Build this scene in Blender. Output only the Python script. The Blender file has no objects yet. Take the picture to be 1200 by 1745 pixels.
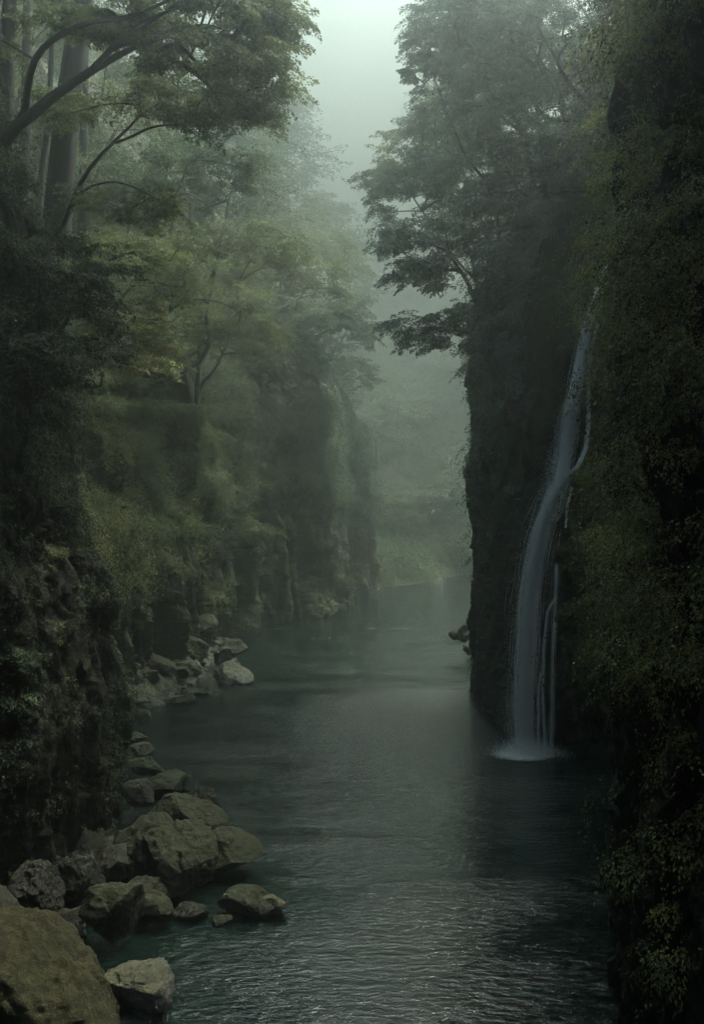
import bpy, math, random
import numpy as np
from mathutils import Vector
from mathutils.bvhtree import BVHTree

R = math.radians
scene = bpy.context.scene
col = scene.collection
rng = np.random.default_rng(7)
random.seed(7)

# ------------------------------------------------------------------ camera frame
F = 1511.0; HC = 10.0; HZ = 880.0
def at(px, py, D):
    return np.array([(px - 600.0) / F * D, D, HC - (py - HZ) / F * D])

cam_d = bpy.data.cameras.new("camera")
cam = bpy.data.objects.new("camera", cam_d); col.objects.link(cam)
cam.location = (0, 0, HC); cam.rotation_euler = (R(90), 0, 0)
cam_d.sensor_fit = 'VERTICAL'; cam_d.angle_y = 2 * math.atan(872.5 / F)
cam_d.shift_y = 7.5 / 1745.0
cam_d.clip_end = 3000; cam_d.clip_start = 0.1
scene.camera = cam

# ------------------------------------------------------------------ noise
_perm = np.random.default_rng(11).permutation(256)
_perm = np.concatenate([_perm, _perm, _perm])
_g = np.random.default_rng(12).normal(size=(256, 3)); _g /= np.linalg.norm(_g, axis=1)[:, None]
def perlin(P):
    P = np.asarray(P, float)
    i = np.floor(P).astype(int); f = P - i; i &= 255
    u = f * f * f * (f * (f * 6 - 15) + 10)
    out = np.zeros(P.shape[0])
    for dx in (0, 1):
        for dy in (0, 1):
            for dz in (0, 1):
                h = _perm[_perm[_perm[(i[:, 0] + dx) & 255] + ((i[:, 1] + dy) & 255)] + ((i[:, 2] + dz) & 255)] & 255
                d = f - np.array([dx, dy, dz])
                w = (u[:, 0] if dx else 1 - u[:, 0]) * (u[:, 1] if dy else 1 - u[:, 1]) * (u[:, 2] if dz else 1 - u[:, 2])
                out += w * (d * _g[h]).sum(1)
    return out * 1.5
def fbm(P, o=4, lac=2.1, gain=0.5):
    a = 1.0; s = np.zeros(len(P)); P = np.asarray(P, float).copy()
    for k in range(o):
        s += a * perlin(P + 17.3 * k); P = P * lac; a *= gain
    return s
def ridged(P, o=3):
    a = 1.0; s = np.zeros(len(P)); P = np.asarray(P, float).copy()
    for k in range(o):
        s += a * (1 - 2 * np.abs(perlin(P + 9.1 * k))); P = P * 2.07; a *= 0.5
    return s
def cells(P, seed=0):
    """blocky cell noise: every jittered cell pushes its own tilted facet"""
    P = np.asarray(P, float); i = np.floor(P).astype(int); best = np.full(len(P), 1e9); val = np.zeros(len(P))
    for dx in (-1, 0, 1):
        for dy in (-1, 0, 1):
            for dz in (-1, 0, 1):
                c = i + [dx, dy, dz]
                h = _perm[_perm[_perm[(c[:, 0] + seed) & 255] + (c[:, 1] & 255)] + (c[:, 2] & 255)] & 255
                j = c + .5 + _g[h] * .45
                e = P - j; d = (e ** 2).sum(1)
                h2 = _perm[h + 7] & 255
                v = _g[h2][:, 0] + (e * _g[(h2 + 31) & 255]).sum(1) * .9
                m = d < best; best[m] = d[m]; val[m] = v[m]
    return val
def sstep(a, b, x):
    t = np.clip((x - a) / (b - a), 0, 1); return t * t * (3 - 2 * t)

# ------------------------------------------------------------------ object helpers
def mesh_np(name, V, Fq, mat, smooth=True):
    me = bpy.data.meshes.new(name)
    V = np.asarray(V, np.float32); Fq = np.asarray(Fq, np.int32)
    n = Fq.shape[1]
    me.vertices.add(len(V)); me.vertices.foreach_set('co', V.ravel())
    me.loops.add(Fq.size); me.loops.foreach_set('vertex_index', Fq.ravel())
    me.polygons.add(len(Fq))
    me.polygons.foreach_set('loop_start', np.arange(0, Fq.size, n, dtype=np.int32))
    me.polygons.foreach_set('loop_total', np.full(len(Fq), n, np.int32))
    if smooth: me.polygons.foreach_set('use_smooth', np.ones(len(Fq), bool))
    me.update(calc_edges=True)
    if mat: me.materials.append(mat)
    return me
def link(name, me, parent=None, loc=None):
    o = bpy.data.objects.new(name, me); col.objects.link(o)
    if parent: o.parent = parent
    if loc is not None: o.location = loc
    return o
def tag(o, label=None, cat=None, group=None, kind=None):
    if label: o['label'] = label
    if cat: o['category'] = cat
    if group: o['group'] = group
    if kind: o['kind'] = kind
    return o
def empty(name, loc):
    o = bpy.data.objects.new(name, None); col.objects.link(o); o.location = loc
    o.empty_display_size = 0.5
    return o

# ------------------------------------------------------------------ materials
def newmat(name):
    m = bpy.data.materials.new(name); m.use_nodes = True
    nt = m.node_tree; nt.nodes.clear()
    return m, nt, nt.nodes, nt.links
def N(nodes, t, **kw):
    n = nodes.new(t)
    for k, v in kw.items():
        if k in n.inputs: n.inputs[k].default_value = v
        else: setattr(n, k, v)
    return n
def ramp(nodes, stops):
    r = nodes.new('ShaderNodeValToRGB'); e = r.color_ramp.elements
    while len(e) < len(stops): e.new(0.5)
    for el, (p, c) in zip(e, stops):
        el.position = p; el.color = (c, c, c, 1) if isinstance(c, (int, float)) else (*c, 1)
    return r

def foliage_mat(name, c_dark, c_mid, c_light, scale=0.55, trans=0.3):
    m, nt, nd, lk = newmat(name)
    out = nd.new('ShaderNodeOutputMaterial')
    geo = nd.new('ShaderNodeNewGeometry')
    n1 = N(nd, 'ShaderNodeTexNoise', Scale=scale, Detail=3.0)
    lk.new(geo.outputs['Position'], n1.inputs['Vector'])
    n2 = N(nd, 'ShaderNodeTexNoise', Scale=9.0, Detail=2.0)
    lk.new(geo.outputs['Position'], n2.inputs['Vector'])
    mx = nd.new('ShaderNodeMath'); mx.operation = 'MULTIPLY_ADD'
    lk.new(n2.outputs['Fac'], mx.inputs[0]); mx.inputs[1].default_value = 0.7
    ad = nd.new('ShaderNodeMath'); ad.operation = 'SUBTRACT'; ad.inputs[1].default_value = 0.35
    lk.new(n1.outputs['Fac'], ad.inputs[0]); lk.new(ad.outputs[0], mx.inputs[2])
    rp = ramp(nd, [(0.3, c_dark), (0.5, c_mid), (0.7, c_light)])
    lk.new(mx.outputs[0], rp.inputs['Fac'])
    d = N(nd, 'ShaderNodeBsdfPrincipled', Roughness=0.65)
    d.inputs['Specular IOR Level'].default_value = 0.25
    t = nd.new('ShaderNodeBsdfTranslucent')
    lk.new(rp.outputs['Color'], d.inputs['Base Color']); lk.new(rp.outputs['Color'], t.inputs['Color'])
    ms = nd.new('ShaderNodeMixShader'); ms.inputs[0].default_value = trans
    lk.new(d.outputs[0], ms.inputs[1]); lk.new(t.outputs[0], ms.inputs[2])
    lk.new(ms.outputs[0], out.inputs['Surface'])
    return m

def rock_mat(name, c1, c2, moss, moss_amt=0.5, streak=True, scale=1.0, rough=0.7, upbias=0.8, bump=0.5, warm=None):
    m, nt, nd, lk = newmat(name)
    out = nd.new('ShaderNodeOutputMaterial')
    geo = nd.new('ShaderNodeNewGeometry')
    mp = nd.new('ShaderNodeMapping'); lk.new(geo.outputs['Position'], mp.inputs['Vector'])
    if streak: mp.inputs['Scale'].default_value = (1.0, 1.0, 0.16)
    n1 = N(nd, 'ShaderNodeTexNoise', Scale=1.3 * scale, Detail=8.0, Roughness=0.65)
    lk.new(mp.outputs[0], n1.inputs['Vector'])
    n2 = N(nd, 'ShaderNodeTexNoise', Scale=4.5 * scale, Detail=9.0, Roughness=0.7)
    lk.new(geo.outputs['Position'], n2.inputs['Vector'])
    n3 = N(nd, 'ShaderNodeTexNoise', Scale=0.35 * scale, Detail=5.0, Roughness=0.6)
    lk.new(geo.outputs['Position'], n3.inputs['Vector'])
    n4 = N(nd, 'ShaderNodeTexNoise', Scale=16.0 * scale, Detail=5.0, Roughness=0.75); lk.new(geo.outputs['Position'], n4.inputs['Vector'])
    gr = nd.new('ShaderNodeMapRange'); lk.new(n4.outputs['Fac'], gr.inputs['Value']); gr.inputs['From Min'].default_value = .3; gr.inputs['From Max'].default_value = .7
    gr.inputs['To Min'].default_value = .45; gr.inputs['To Max'].default_value = 1.5
    rp = ramp(nd, [(0.3, c1), (0.7, c2)]); lk.new(n1.outputs['Fac'], rp.inputs['Fac'])
    rm = ramp(nd, [(0.35, tuple(x * 0.5 for x in moss)), (0.65, moss)]); lk.new(n2.outputs['Fac'], rm.inputs['Fac'])
    sx = nd.new('ShaderNodeSeparateXYZ'); lk.new(geo.outputs['Normal'], sx.inputs[0])
    a = nd.new('ShaderNodeMath'); a.operation = 'MULTIPLY_ADD'
    lk.new(sx.outputs['Z'], a.inputs[0]); a.inputs[1].default_value = upbias * 0.5
    b = nd.new('ShaderNodeMath'); b.operation = 'MULTIPLY_ADD'
    lk.new(n3.outputs['Fac'], b.inputs[0]); b.inputs[1].default_value = 1.0
    lk.new(n2.outputs['Fac'], b.inputs[2])
    lk.new(b.outputs[0], a.inputs[2])
    r2 = ramp(nd, [(0.0, 0.0), (1.0, 1.0)])
    mr = nd.new('ShaderNodeMapRange'); lk.new(a.outputs[0], mr.inputs['Value'])
    mr.inputs['From Min'].default_value = 1.32 - moss_amt * 0.5
    mr.inputs['From Max'].default_value = 1.62 - moss_amt * 0.5
    mc = nd.new('ShaderNodeMix'); mc.data_type = 'RGBA'
    lk.new(mr.outputs[0], mc.inputs['Factor']); lk.new(rp.outputs[0], mc.inputs['A']); lk.new(rm.outputs[0], mc.inputs['B'])
    p = N(nd, 'ShaderNodeBsdfPrincipled', Roughness=rough)
    p.inputs['Specular IOR Level'].default_value = 0.12 if 'cliff' in name or 'black' in name else 0.3
    lk.new(mc.outputs['Result'], p.inputs['Base Color'])
    bm = nd.new('ShaderNodeBump'); bm.inputs['Strength'].default_value = bump; bm.inputs['Distance'].default_value = 0.12
    vo = nd.new('ShaderNodeTexVoronoi'); vo.feature = 'DISTANCE_TO_EDGE'; vo.inputs['Scale'].default_value = 1.6 * scale
    wp = nd.new('ShaderNodeVectorMath'); wp.operation = 'MULTIPLY_ADD'; lk.new(n2.outputs['Color'], wp.inputs[0]); wp.inputs[1].default_value = (.5, .5, .5); lk.new(mp.outputs[0], wp.inputs[2])
    lk.new(wp.outputs[0], vo.inputs['Vector'])
    ck = nd.new('ShaderNodeMapRange'); lk.new(vo.outputs['Distance'], ck.inputs['Value']); ck.inputs['From Max'].default_value = .05
    sz_ = nd.new('ShaderNodeSeparateXYZ'); lk.new(geo.outputs['Position'], sz_.inputs[0])
    wz = nd.new('ShaderNodeMath'); wz.operation = 'MULTIPLY_ADD'; lk.new(n2.outputs['Fac'], wz.inputs[0]); wz.inputs[1].default_value = -.5; lk.new(sz_.outputs['Z'], wz.inputs[2])
    wet = nd.new('ShaderNodeMapRange'); lk.new(wz.outputs[0], wet.inputs['Value']); wet.inputs['From Min'].default_value = -.12; wet.inputs['From Max'].default_value = .12
    wet.inputs['To Min'].default_value = .3
    dk = nd.new('ShaderNodeMath'); dk.operation = 'MULTIPLY'; lk.new(wet.outputs[0], dk.inputs[0])
    ck2 = nd.new('ShaderNodeMapRange'); lk.new(ck.outputs[0], ck2.inputs['Value']); ck2.inputs['To Min'].default_value = .6; dk2 = nd.new('ShaderNodeMath'); dk2.operation = 'MULTIPLY'; lk.new(ck2.outputs[0], dk2.inputs[0]); lk.new(gr.outputs[0], dk2.inputs[1]); lk.new(dk2.outputs[0], dk.inputs[1])
    dm = nd.new('ShaderNodeVectorMath'); dm.operation = 'SCALE'; lk.new(mc.outputs['Result'], dm.inputs[0]); lk.new(dk.outputs[0], dm.inputs['Scale'])
    lk.new(dm.outputs[0], p.inputs['Base Color'])
    rw = nd.new('ShaderNodeMapRange'); lk.new(wet.outputs[0], rw.inputs['Value']); rw.inputs['From Min'].default_value = .3; rw.inputs['To Min'].default_value = .2; rw.inputs['To Max'].default_value = rough
    lk.new(rw.outputs[0], p.inputs['Roughness'])
    ca = nd.new('ShaderNodeMath'); ca.operation = 'MULTIPLY_ADD'; lk.new(ck.outputs[0], ca.inputs[0]); ca.inputs[1].default_value = .35; lk.new(n2.outputs['Fac'], ca.inputs[2])
    s = nd.new('ShaderNodeMath'); s.operation = 'ADD'
    lk.new(n1.outputs['Fac'], s.inputs[0]); lk.new(ca.outputs[0], s.inputs[1])
    s4 = nd.new('ShaderNodeMath'); s4.operation = 'MULTIPLY_ADD'; lk.new(n4.outputs['Fac'], s4.inputs[0]); s4.inputs[1].default_value = .3; lk.new(s.outputs[0], s4.inputs[2]); s = s4
    lk.new(s.outputs[0], bm.inputs['Height']); lk.new(bm.outputs[0], p.inputs['Normal'])
    lk.new(p.outputs[0], out.inputs['Surface'])
    return m

def bark_mat(name, c):
    m, nt, nd, lk = newmat(name)
    out = nd.new('ShaderNodeOutputMaterial'); geo = nd.new('ShaderNodeNewGeometry')
    mp = nd.new('ShaderNodeMapping'); mp.inputs['Scale'].default_value = (1, 1, 0.2); lk.new(geo.outputs['Position'], mp.inputs['Vector'])
    n1 = N(nd, 'ShaderNodeTexNoise', Scale=14.0, Detail=5.0); lk.new(mp.outputs[0], n1.inputs['Vector'])
    rp = ramp(nd, [(0.3, tuple(x * 0.5 for x in c)), (0.7, c)]); lk.new(n1.outputs['Fac'], rp.inputs[0])
    p = N(nd, 'ShaderNodeBsdfPrincipled', Roughness=0.85); lk.new(rp.outputs[0], p.inputs['Base Color'])
    bm = nd.new('ShaderNodeBump'); bm.inputs['Strength'].default_value = 0.6; bm.inputs['Distance'].default_value = 0.04
    lk.new(n1.outputs['Fac'], bm.inputs['Height']); lk.new(bm.outputs[0], p.inputs['Normal'])
    lk.new(p.outputs[0], out.inputs['Surface'])
    return m

M = {}
M['olive'] = foliage_mat('olive_foliage', (0.042, 0.060, 0.024), (0.115, 0.150, 0.058), (0.20, 0.22, 0.09), trans=.45)
M['green'] = foliage_mat('green_foliage', (0.030, 0.052, 0.024), (0.075, 0.115, 0.055), (0.13, 0.17, 0.08))
M['teal'] = foliage_mat('blue_green_foliage', (0.022, 0.045, 0.032), (0.055, 0.10, 0.072), (0.10, 0.16, 0.11))
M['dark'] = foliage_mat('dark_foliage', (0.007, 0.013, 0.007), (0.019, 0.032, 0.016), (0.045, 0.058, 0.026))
M['moss'] = foliage_mat('moss_foliage', (0.046, 0.06, 0.02), (0.135, 0.155, 0.052), (0.24, 0.245, 0.085), scale=0.8, trans=0.25)
M['ivy'] = foliage_mat('olive_ivy', (0.03, 0.042, 0.015), (0.13, 0.15, 0.048), (0.28, 0.29, 0.095), scale=.9, trans=.25)
M['bark'] = bark_mat('dark_bark', (0.035, 0.032, 0.026))
M['bark_grey'] = bark_mat('grey_bark', (0.028, 0.028, 0.023))
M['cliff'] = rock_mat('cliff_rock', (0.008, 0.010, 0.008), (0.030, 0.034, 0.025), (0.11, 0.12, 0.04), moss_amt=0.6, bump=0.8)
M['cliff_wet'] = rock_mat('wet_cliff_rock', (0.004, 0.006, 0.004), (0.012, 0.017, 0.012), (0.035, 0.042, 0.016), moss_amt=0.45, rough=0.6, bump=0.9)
M['cliff_shaded'] = rock_mat('black_wet_rock', (0.003, 0.004, 0.003), (0.008, 0.010, 0.007), (0.030, 0.034, 0.012), moss_amt=0.5, rough=0.6, bump=0.9)  # cliff rock with shade put into its colour, for the near left stretch
M['soil'] = rock_mat('forest_floor', (0.015, 0.018, 0.010), (0.04, 0.045, 0.02), (0.05, 0.065, 0.022), moss_amt=1.0, streak=False)
M['boulder'] = rock_mat('mossy_boulder', (0.008, 0.010, 0.007), (0.029, 0.032, 0.023), (0.038, 0.043, 0.015), moss_amt=0.7, streak=False, scale=1.5, bump=0.7)
M['boulder_moss'] = rock_mat('yellow_moss_boulder', (0.010, 0.011, 0.007), (0.030, 0.029, 0.016), (0.056, 0.050, 0.013), moss_amt=.85, streak=False, scale=2.0, bump=1.0)
M['boulder_grey'] = rock_mat('bare_grey_boulder', (0.035, 0.037, 0.032), (0.12, 0.12, 0.105), (0.12, 0.12, 0.06), moss_amt=0.35, streak=False, scale=1.6, bump=0.7)
M['boulder_dark'] = rock_mat('dark_wet_boulder', (0.006, 0.007, 0.006), (0.022, 0.024, 0.018), (0.035, 0.038, 0.016), moss_amt=0.5, streak=False, scale=1.5, rough=0.4, bump=0.7)

# ------------------------------------------------------------------ cliffs
def catmull(C, ds_fn):
    C = np.array(C, float); out = []
    for k in range(len(C) - 1):
        p0 = C[max(k - 1, 0)]; p1 = C[k]; p2 = C[k + 1]; p3 = C[min(k + 2, len(C) - 1)]
        L = np.linalg.norm(p2[:2] - p1[:2]); mid = (p1 + p2) / 2
        n = max(2, int(math.ceil(L / ds_fn(mid[1]))))
        for j in range(n):
            t = j / n
            q = 0.5 * ((2 * p1) + (-p0 + p2) * t + (2 * p0 - 5 * p1 + 4 * p2 - p3) * t * t + (-p0 + 3 * p1 - 3 * p2 + p3) * t ** 3)
            lin = p1 * (1 - t) + p2 * t
            q = 0.6 * q + 0.4 * lin
            out.append(q)
    out.append(C[-1])
    return np.array(out)

BULGE = []   # (x, y, z, rx, rz, amount)
def cliff(name, ctrl, side, mat, nz=280, ns=70, out1=26.0, rise1=42.0, seed=0, label=None):
    """ctrl rows: X, Y, height of wall, lean at the top (m away from river), flute depth, slope rise factor"""
    P = catmull(ctrl, lambda y: min(1.2, max(0.085, abs(y) * 0.0030 if y > 8 else 0.8)))
    T = np.gradient(P[:, :2], axis=0)
    k = 9; ker = np.ones(k) / k
    Ts = np.stack([np.convolve(np.pad(T[:, i], k // 2, mode='edge'), ker, mode='valid') for i in range(2)], 1)
    Ts /= np.linalg.norm(Ts, axis=1)[:, None]
    nrm = np.stack([Ts[:, 1], -Ts[:, 0]], 1) * (-side)   # towards the river
    s = np.concatenate([[0], np.cumsum(np.linalg.norm(np.diff(P[:, :2], axis=0), axis=1))])
    nc = len(P)
    zf = np.linspace(0, 1, nz)
    H = P[:, 2]; Z = -3 + (H + 3)[:, None] * zf[None, :]
    S = np.repeat(s[:, None], nz, 1)
    lean = P[:, 3][:, None] * sstep(0.0, 1.0, np.clip(Z / H[:, None], 0, 1)) ** 1.1
    wv = fbm(np.stack([S.ravel() * .15, Z.ravel() * .12, np.full(S.size, seed)], 1), 2).reshape(S.shape)
    Sw = S + wv * 1.2
    fl = np.minimum(1, 3.0 * np.abs(perlin(np.stack([Sw.ravel() * 0.30, Z.ravel() * 0.025, np.full(S.size, seed + 3.3)], 1)))).reshape(S.shape) ** .6 * 1.5 - .3
    fl2 = ridged(np.stack([Sw.ravel() * 0.95, Z.ravel() * 0.06, np.full(S.size, seed + 5.7)], 1), 3).reshape(S.shape)
    big = fbm(np.stack([S.ravel() * .16, Z.ravel() * .13, np.full(S.size, seed + 21.)], 1), 2).reshape(S.shape)
    d = P[:, 4][:, None] * (0.85 * fl + 0.30 * fl2 - 0.5 + .7 * big)
    X = P[:, 0][:, None] + nrm[:, 0][:, None] * 0 + np.zeros_like(Z); Y = P[:, 1][:, None] + np.zeros_like(Z)
    Q = np.stack([X.ravel(), Y.ravel(), Z.ravel()], 1)
    Qw = Q + .35 * np.stack([fbm(Q * .8 + 5, 2), fbm(Q * .8 + 50, 2), fbm(Q * .8 + 90, 2)], 1)
    d = d + 0.40 * fbm(Q * [0.35, 0.35, 0.22] + seed, 3).reshape(Z.shape) + (0.20 * cells(Qw * [.7, .7, .28], seed) + 0.09 * cells(Qw * [1.9, 1.9, .9], seed + 5)
        + 0.05 * ridged(Q * [3.2, 3.2, 1.2] + seed, 3) + 0.035 * fbm(Q * 6.0, 3)).reshape(Z.shape)
    # ledges
    d = d + 0.22 * np.sin(Z * 1.1 + 2.5 * wv) * sstep(2, 12, Z)
    ex = sstep(-.5, .9, d)
    d = d - lean
    for (bx, by, bz0, bz1, br, am) in BULGE:
        w = np.exp(-((X - bx) ** 2 + (Y - by) ** 2) / br ** 2) * sstep(bz1, bz1 - 0.8, Z) * sstep(bz0 - 1.5, bz0, Z)
        d = d + am * w
    VX = X + nrm[:, 0][:, None] * d; VY = Y + nrm[:, 1][:, None] * d
    wall = np.stack([VX, VY, Z], 2)
    u = np.linspace(0, 1, ns + 1)[1:]
    top = wall[:, -1, :]
    SX = []
    for uu in u:
        if uu < 0.7:
            a = uu / 0.7; o = out1 * (0.15 * a + 0.85 * a ** 1.15); r = rise1 * P[:, 5] * (a ** 0.85)
        else:
            a = (uu - 0.7) / 0.3; o = out1 + 90 * a; r = rise1 * P[:, 5] * (1 + 0.35 * a)
        q = top.copy(); q[:, 0] += side * o; q[:, 2] += r
        # smooth the rim shape away from the edge
        q[:, 1] += (P[:, 1] - top[:, 1]) * min(1, a * 2 if uu < 0.7 else 1)
        nz_ = fbm(np.stack([q[:, 0] * .12, q[:, 1] * .12, np.full(nc, seed + 1.0)], 1), 4)
        q[:, 2] += nz_ * 2.2 * min(1, uu * 6)
        SX.append(q)
    slope = np.stack(SX, 1)
    G = np.concatenate([wall, slope], 1)
    nr = G.shape[1]
    I = np.arange(nc * nr).reshape(nc, nr)
    if side < 0: Fq = np.stack([I[:-1, :-1], I[:-1, 1:], I[1:, 1:], I[1:, :-1]], -1).reshape(-1, 4)
    else: Fq = np.stack([I[:-1, :-1], I[1:, :-1], I[1:, 1:], I[:-1, 1:]], -1).reshape(-1, 4)
    V = G.reshape(-1, 3)
    me = mesh_np(name, V, Fq, mat)
    o = link(name, me); tag(o, label, 'cliff', kind='structure')
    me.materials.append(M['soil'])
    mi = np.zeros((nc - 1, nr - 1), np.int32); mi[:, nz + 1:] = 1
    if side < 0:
        me.materials.append(M['cliff_shaded']); mi[:, :nz + 1][((P[:-1, 1] < 31.5)), :] = 2
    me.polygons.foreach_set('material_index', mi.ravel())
    ev = np.concatenate([ex, np.ones((nc, nr - nz))], 1).reshape(-1)
    return o, V, Fq, ev[Fq].mean(1), nr

BULGE += [(11.0, 38.6, 2, 12.2, 1.6, 1.1), (9.2, 39.3, 0, 6.5, 1.0, 0.5),
          (-7.3, 29, 7.8, 9.4, 1.2, 0.45)]

LC = [(-10.5, -70, 22, 2, .8, 1.2), (-10, -20, 22, 2, .8, 1.2), (-10.5, 0, 20, 2, 1, 1.2), (-9.8, 12, 19, 2.5, 1, 1.1), (-9.3, 20, 18, 2.2, 1, 1.1),
      (-8.7, 25, 17, 2.2, 1, 1.1), (-8.0, 28.2, 16.5, 2.4, .6, 1.1), (-7.8, 29.4, 16, 2.6, .5, 1.1), (-9.2, 31, 16, 2.4, .8, 1.1), (-12.0, 36, 15, 2.5, 1.2, 1.15),
      (-13.6, 44, 15, 2.0, 1.6, 1.15), (-13.4, 50, 15.5, 1.8, 2.0, 1.15), (-12.9, 56, 16, 1.6, 2.4, 1.15), (-12.3, 61, 16.5, 1.4, 2.6, 1.15), (-11.6, 66, 17, 1.2, 2.6, 1.15),
      (-10.6, 71, 18, 1.2, 2.4, 1.1), (-9.7, 77, 19, 1.2, 2.0, 1.1), (-7.8, 82, 20, 1.0, 1.5, 1.05), (-5.0, 86, 21, 1.0, 1.4, 1.0), (-3.0, 89, 21, 1.0, 1.2, 1.0),
      (-2.5, 92, 21, 1.4, 1.4, .95), (-3.0, 99, 21, 1.6, 1.8, .9), (-2.0, 106, 20, 1.2, 1.8, .85), (0.6, 112, 20, 1.0, 1.4, .8), (2.0, 117, 19, 1.0, 1.2, .7),
      (2.2, 121, 18, 2, 1, .6), (-1, 130, 18, 4, 1, .5), (-8, 142, 18, 6, 1, .4), (-20, 165, 18, 6, 1, .4)]
RC = [(9.5, -70, 22, 2, .8, 1.0), (9.5, -20, 22, 2, .8, 1), (7.5, 0, 21, 1.5, 1, 1), (5.8, 11, 20, .4, .8, 1), (5.7, 16, 19, 0, .6, 1),
      (6.5, 20, 18, .0, .5, 1), (7.1, 23.0, 17.5, .2, .5, 1), (8.0, 25.2, 17, .8, .8, 1), (10.2, 29, 17, 1, 1, 1), (11.9, 33, 18.5, 1, .9, 1),
      (12.1, 36.6, 20.5, 1.0, .5, 1.0), (11.0, 38.6, 20.8, .8, .4, 1.0), (9.4, 39.3, 20.8, .3, .35, 1.0), (8.2, 39.7, 20.5, .2, .4, 1.0), (7.5, 40.6, 19.5, .3, .5, 1.0),
      (7.2, 44, 18.5, .3, .7, 1.0), (7.2, 48, 18, .2, .6, 1.0), (7.35, 51.6, 17.5, -.2, .4, 1.0), (8.3, 53.6, 17, .2, .5, 1.0), (11.5, 57, 16, 1, .9, .95),
      (14, 64, 15, 2, 1.2, .8), (17, 75, 15, 3, 1.2, .7), (22, 90, 14, 4, 1.2, .6), (30, 110, 13, 5, 1.2, .5), (42, 140, 12, 6, 1.2, .4), (60, 170, 12, 6, 1, .4)]
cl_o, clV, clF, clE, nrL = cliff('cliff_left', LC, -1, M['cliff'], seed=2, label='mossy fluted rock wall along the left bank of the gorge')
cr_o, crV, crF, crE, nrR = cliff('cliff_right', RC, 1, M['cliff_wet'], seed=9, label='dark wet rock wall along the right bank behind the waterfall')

# far hills closing the valley, one height field
def hill_height(x, y):
    v = 18 + 2 * np.sin(y * 0.03)
    c = 20 + (y - 130) * -0.12                        # valley axis bends to the right
    base = np.where(x < c, (c - x) * 0.62, (x - c) * 0.40)
    back = sstep(135, 235, y) * 50 + sstep(230, 465, y) * 260
    h = np.minimum(base, 75) * sstep(105, 150, y) + back - 3.5
    h = h + fbm(np.stack([x * .03, y * .03, np.zeros_like(x)], 1), 4) * 5 * sstep(150, 190, y)
    return h
gx = np.linspace(-230, 230, 231); gy = np.linspace(118, 470, 177)
GX, GY = np.meshgrid(gx, gy, indexing='ij')
GZ = hill_height(GX.ravel(), GY.ravel()).reshape(GX.shape)
I = np.arange(GX.size).reshape(GX.shape)
hlF = np.stack([I[:-1, :-1], I[1:, :-1], I[1:, 1:], I[:-1, 1:]], -1).reshape(-1, 4)
hlV = np.stack([GX.ravel(), GY.ravel(), GZ.ravel()], 1)
ho = link('hills', mesh_np('hills', hlV, hlF, M['soil'])); tag(ho, 'far wooded hills fading into the mist', 'hill', kind='structure')

# mossy bank slopes at the water's edge: height fields over water level
def mound(name, poly, hfun, mat, res, label):
    (x0, x1, y0, y1) = poly
    xs = np.arange(x0, x1, res); ys = np.arange(y0, y1, res)
    A, B = np.meshgrid(xs, ys, indexing='ij')
    Z = hfun(A.ravel(), B.ravel()).reshape(A.shape)
    I = np.arange(A.size).reshape(A.shape)
    Fq = np.stack([I[:-1, :-1], I[1:, :-1], I[1:, 1:], I[:-1, 1:]], -1).reshape(-1, 4)
    V = np.stack([A.ravel(), B.ravel(), Z.ravel()], 1)
    keep = (Z.ravel()[Fq].max(1) > -1.4)
    Fq = Fq[keep]
    used = np.unique(Fq); re = -np.ones(len(V), int); re[used] = np.arange(len(used))
    V = V[used]; Fq = re[Fq]
    o = link(name, mesh_np(name, V, Fq, mat)); tag(o, label, 'river bank', kind='structure')
    return o, V, Fq
def h_left(x, y):
    # edge of the bank in x for each y
    ys = np.array([20, 24, 27, 30, 34, 38, 42, 46, 50, 54, 58, 63, 68, 74, 80, 84])
    xe = np.array([-9.5, -6.5, -5.8, -6.3, -8.6, -10.2, -11.0, -10.0, -8.3, -7.2, -7.9, -8.0, -8.4, -8.8, -9.2, -9.5])
    e = np.interp(y, ys, xe)
    d = e - x
    h = -0.9 + 0.52 * d
    h = h + fbm(np.stack([x * .55, y * .55, np.full_like(x, 3.)], 1), 4) * 0.55 + 0.18 * ridged(np.stack([x * 1.4, y * 1.4, np.full_like(x, 3.)], 1), 3)
    return np.clip(h, -1.6, 4.2)
lb_o, lbV, lbF = mound('left_bank', (-22, -4, 20, 84), h_left, M['boulder_dark'], 0.14, 'mossy rock shelf along the foot of the left cliff')
def h_far(x, y):
    ys = np.array([100, 108, 114, 118, 122, 128, 135, 145, 155, 165, 180])
    xe = np.array([-2, -0.2, 3.0, 4.3, 5.5, 8.5, 13, 18, 24, 30, 40.])
    e = np.interp(y, ys, xe)
    d = e - x
    h = -0.6 + 0.75 * d
    h = h + fbm(np.stack([x * .25, y * .25, np.full_like(x, 8.)], 1), 4) * 1.6
    return np.clip(h, -1.6, 60)
fb_o, fbV, fbF = mound('far_bank', (-16, 45, 100, 180), h_far, M['soil'], 0.4, 'grassy far bank sloping into the river bend')

bvh = BVHTree.FromPolygons([tuple(v) for v in np.concatenate([clV, crV, hlV, lbV, fbV]).tolist()],
    np.concatenate([clF, crF + len(clV), hlF + len(clV) + len(crV), lbF + len(clV) + len(crV) + len(hlV), fbF + len(clV) + len(crV) + len(hlV) + len(lbV)]).tolist())
def ground(x, y):
    h = bvh.ray_cast(Vector((x, y, 300)), Vector((0, 0, -1)))
    return h[0].z if h[0] is not None else 0.0

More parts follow.
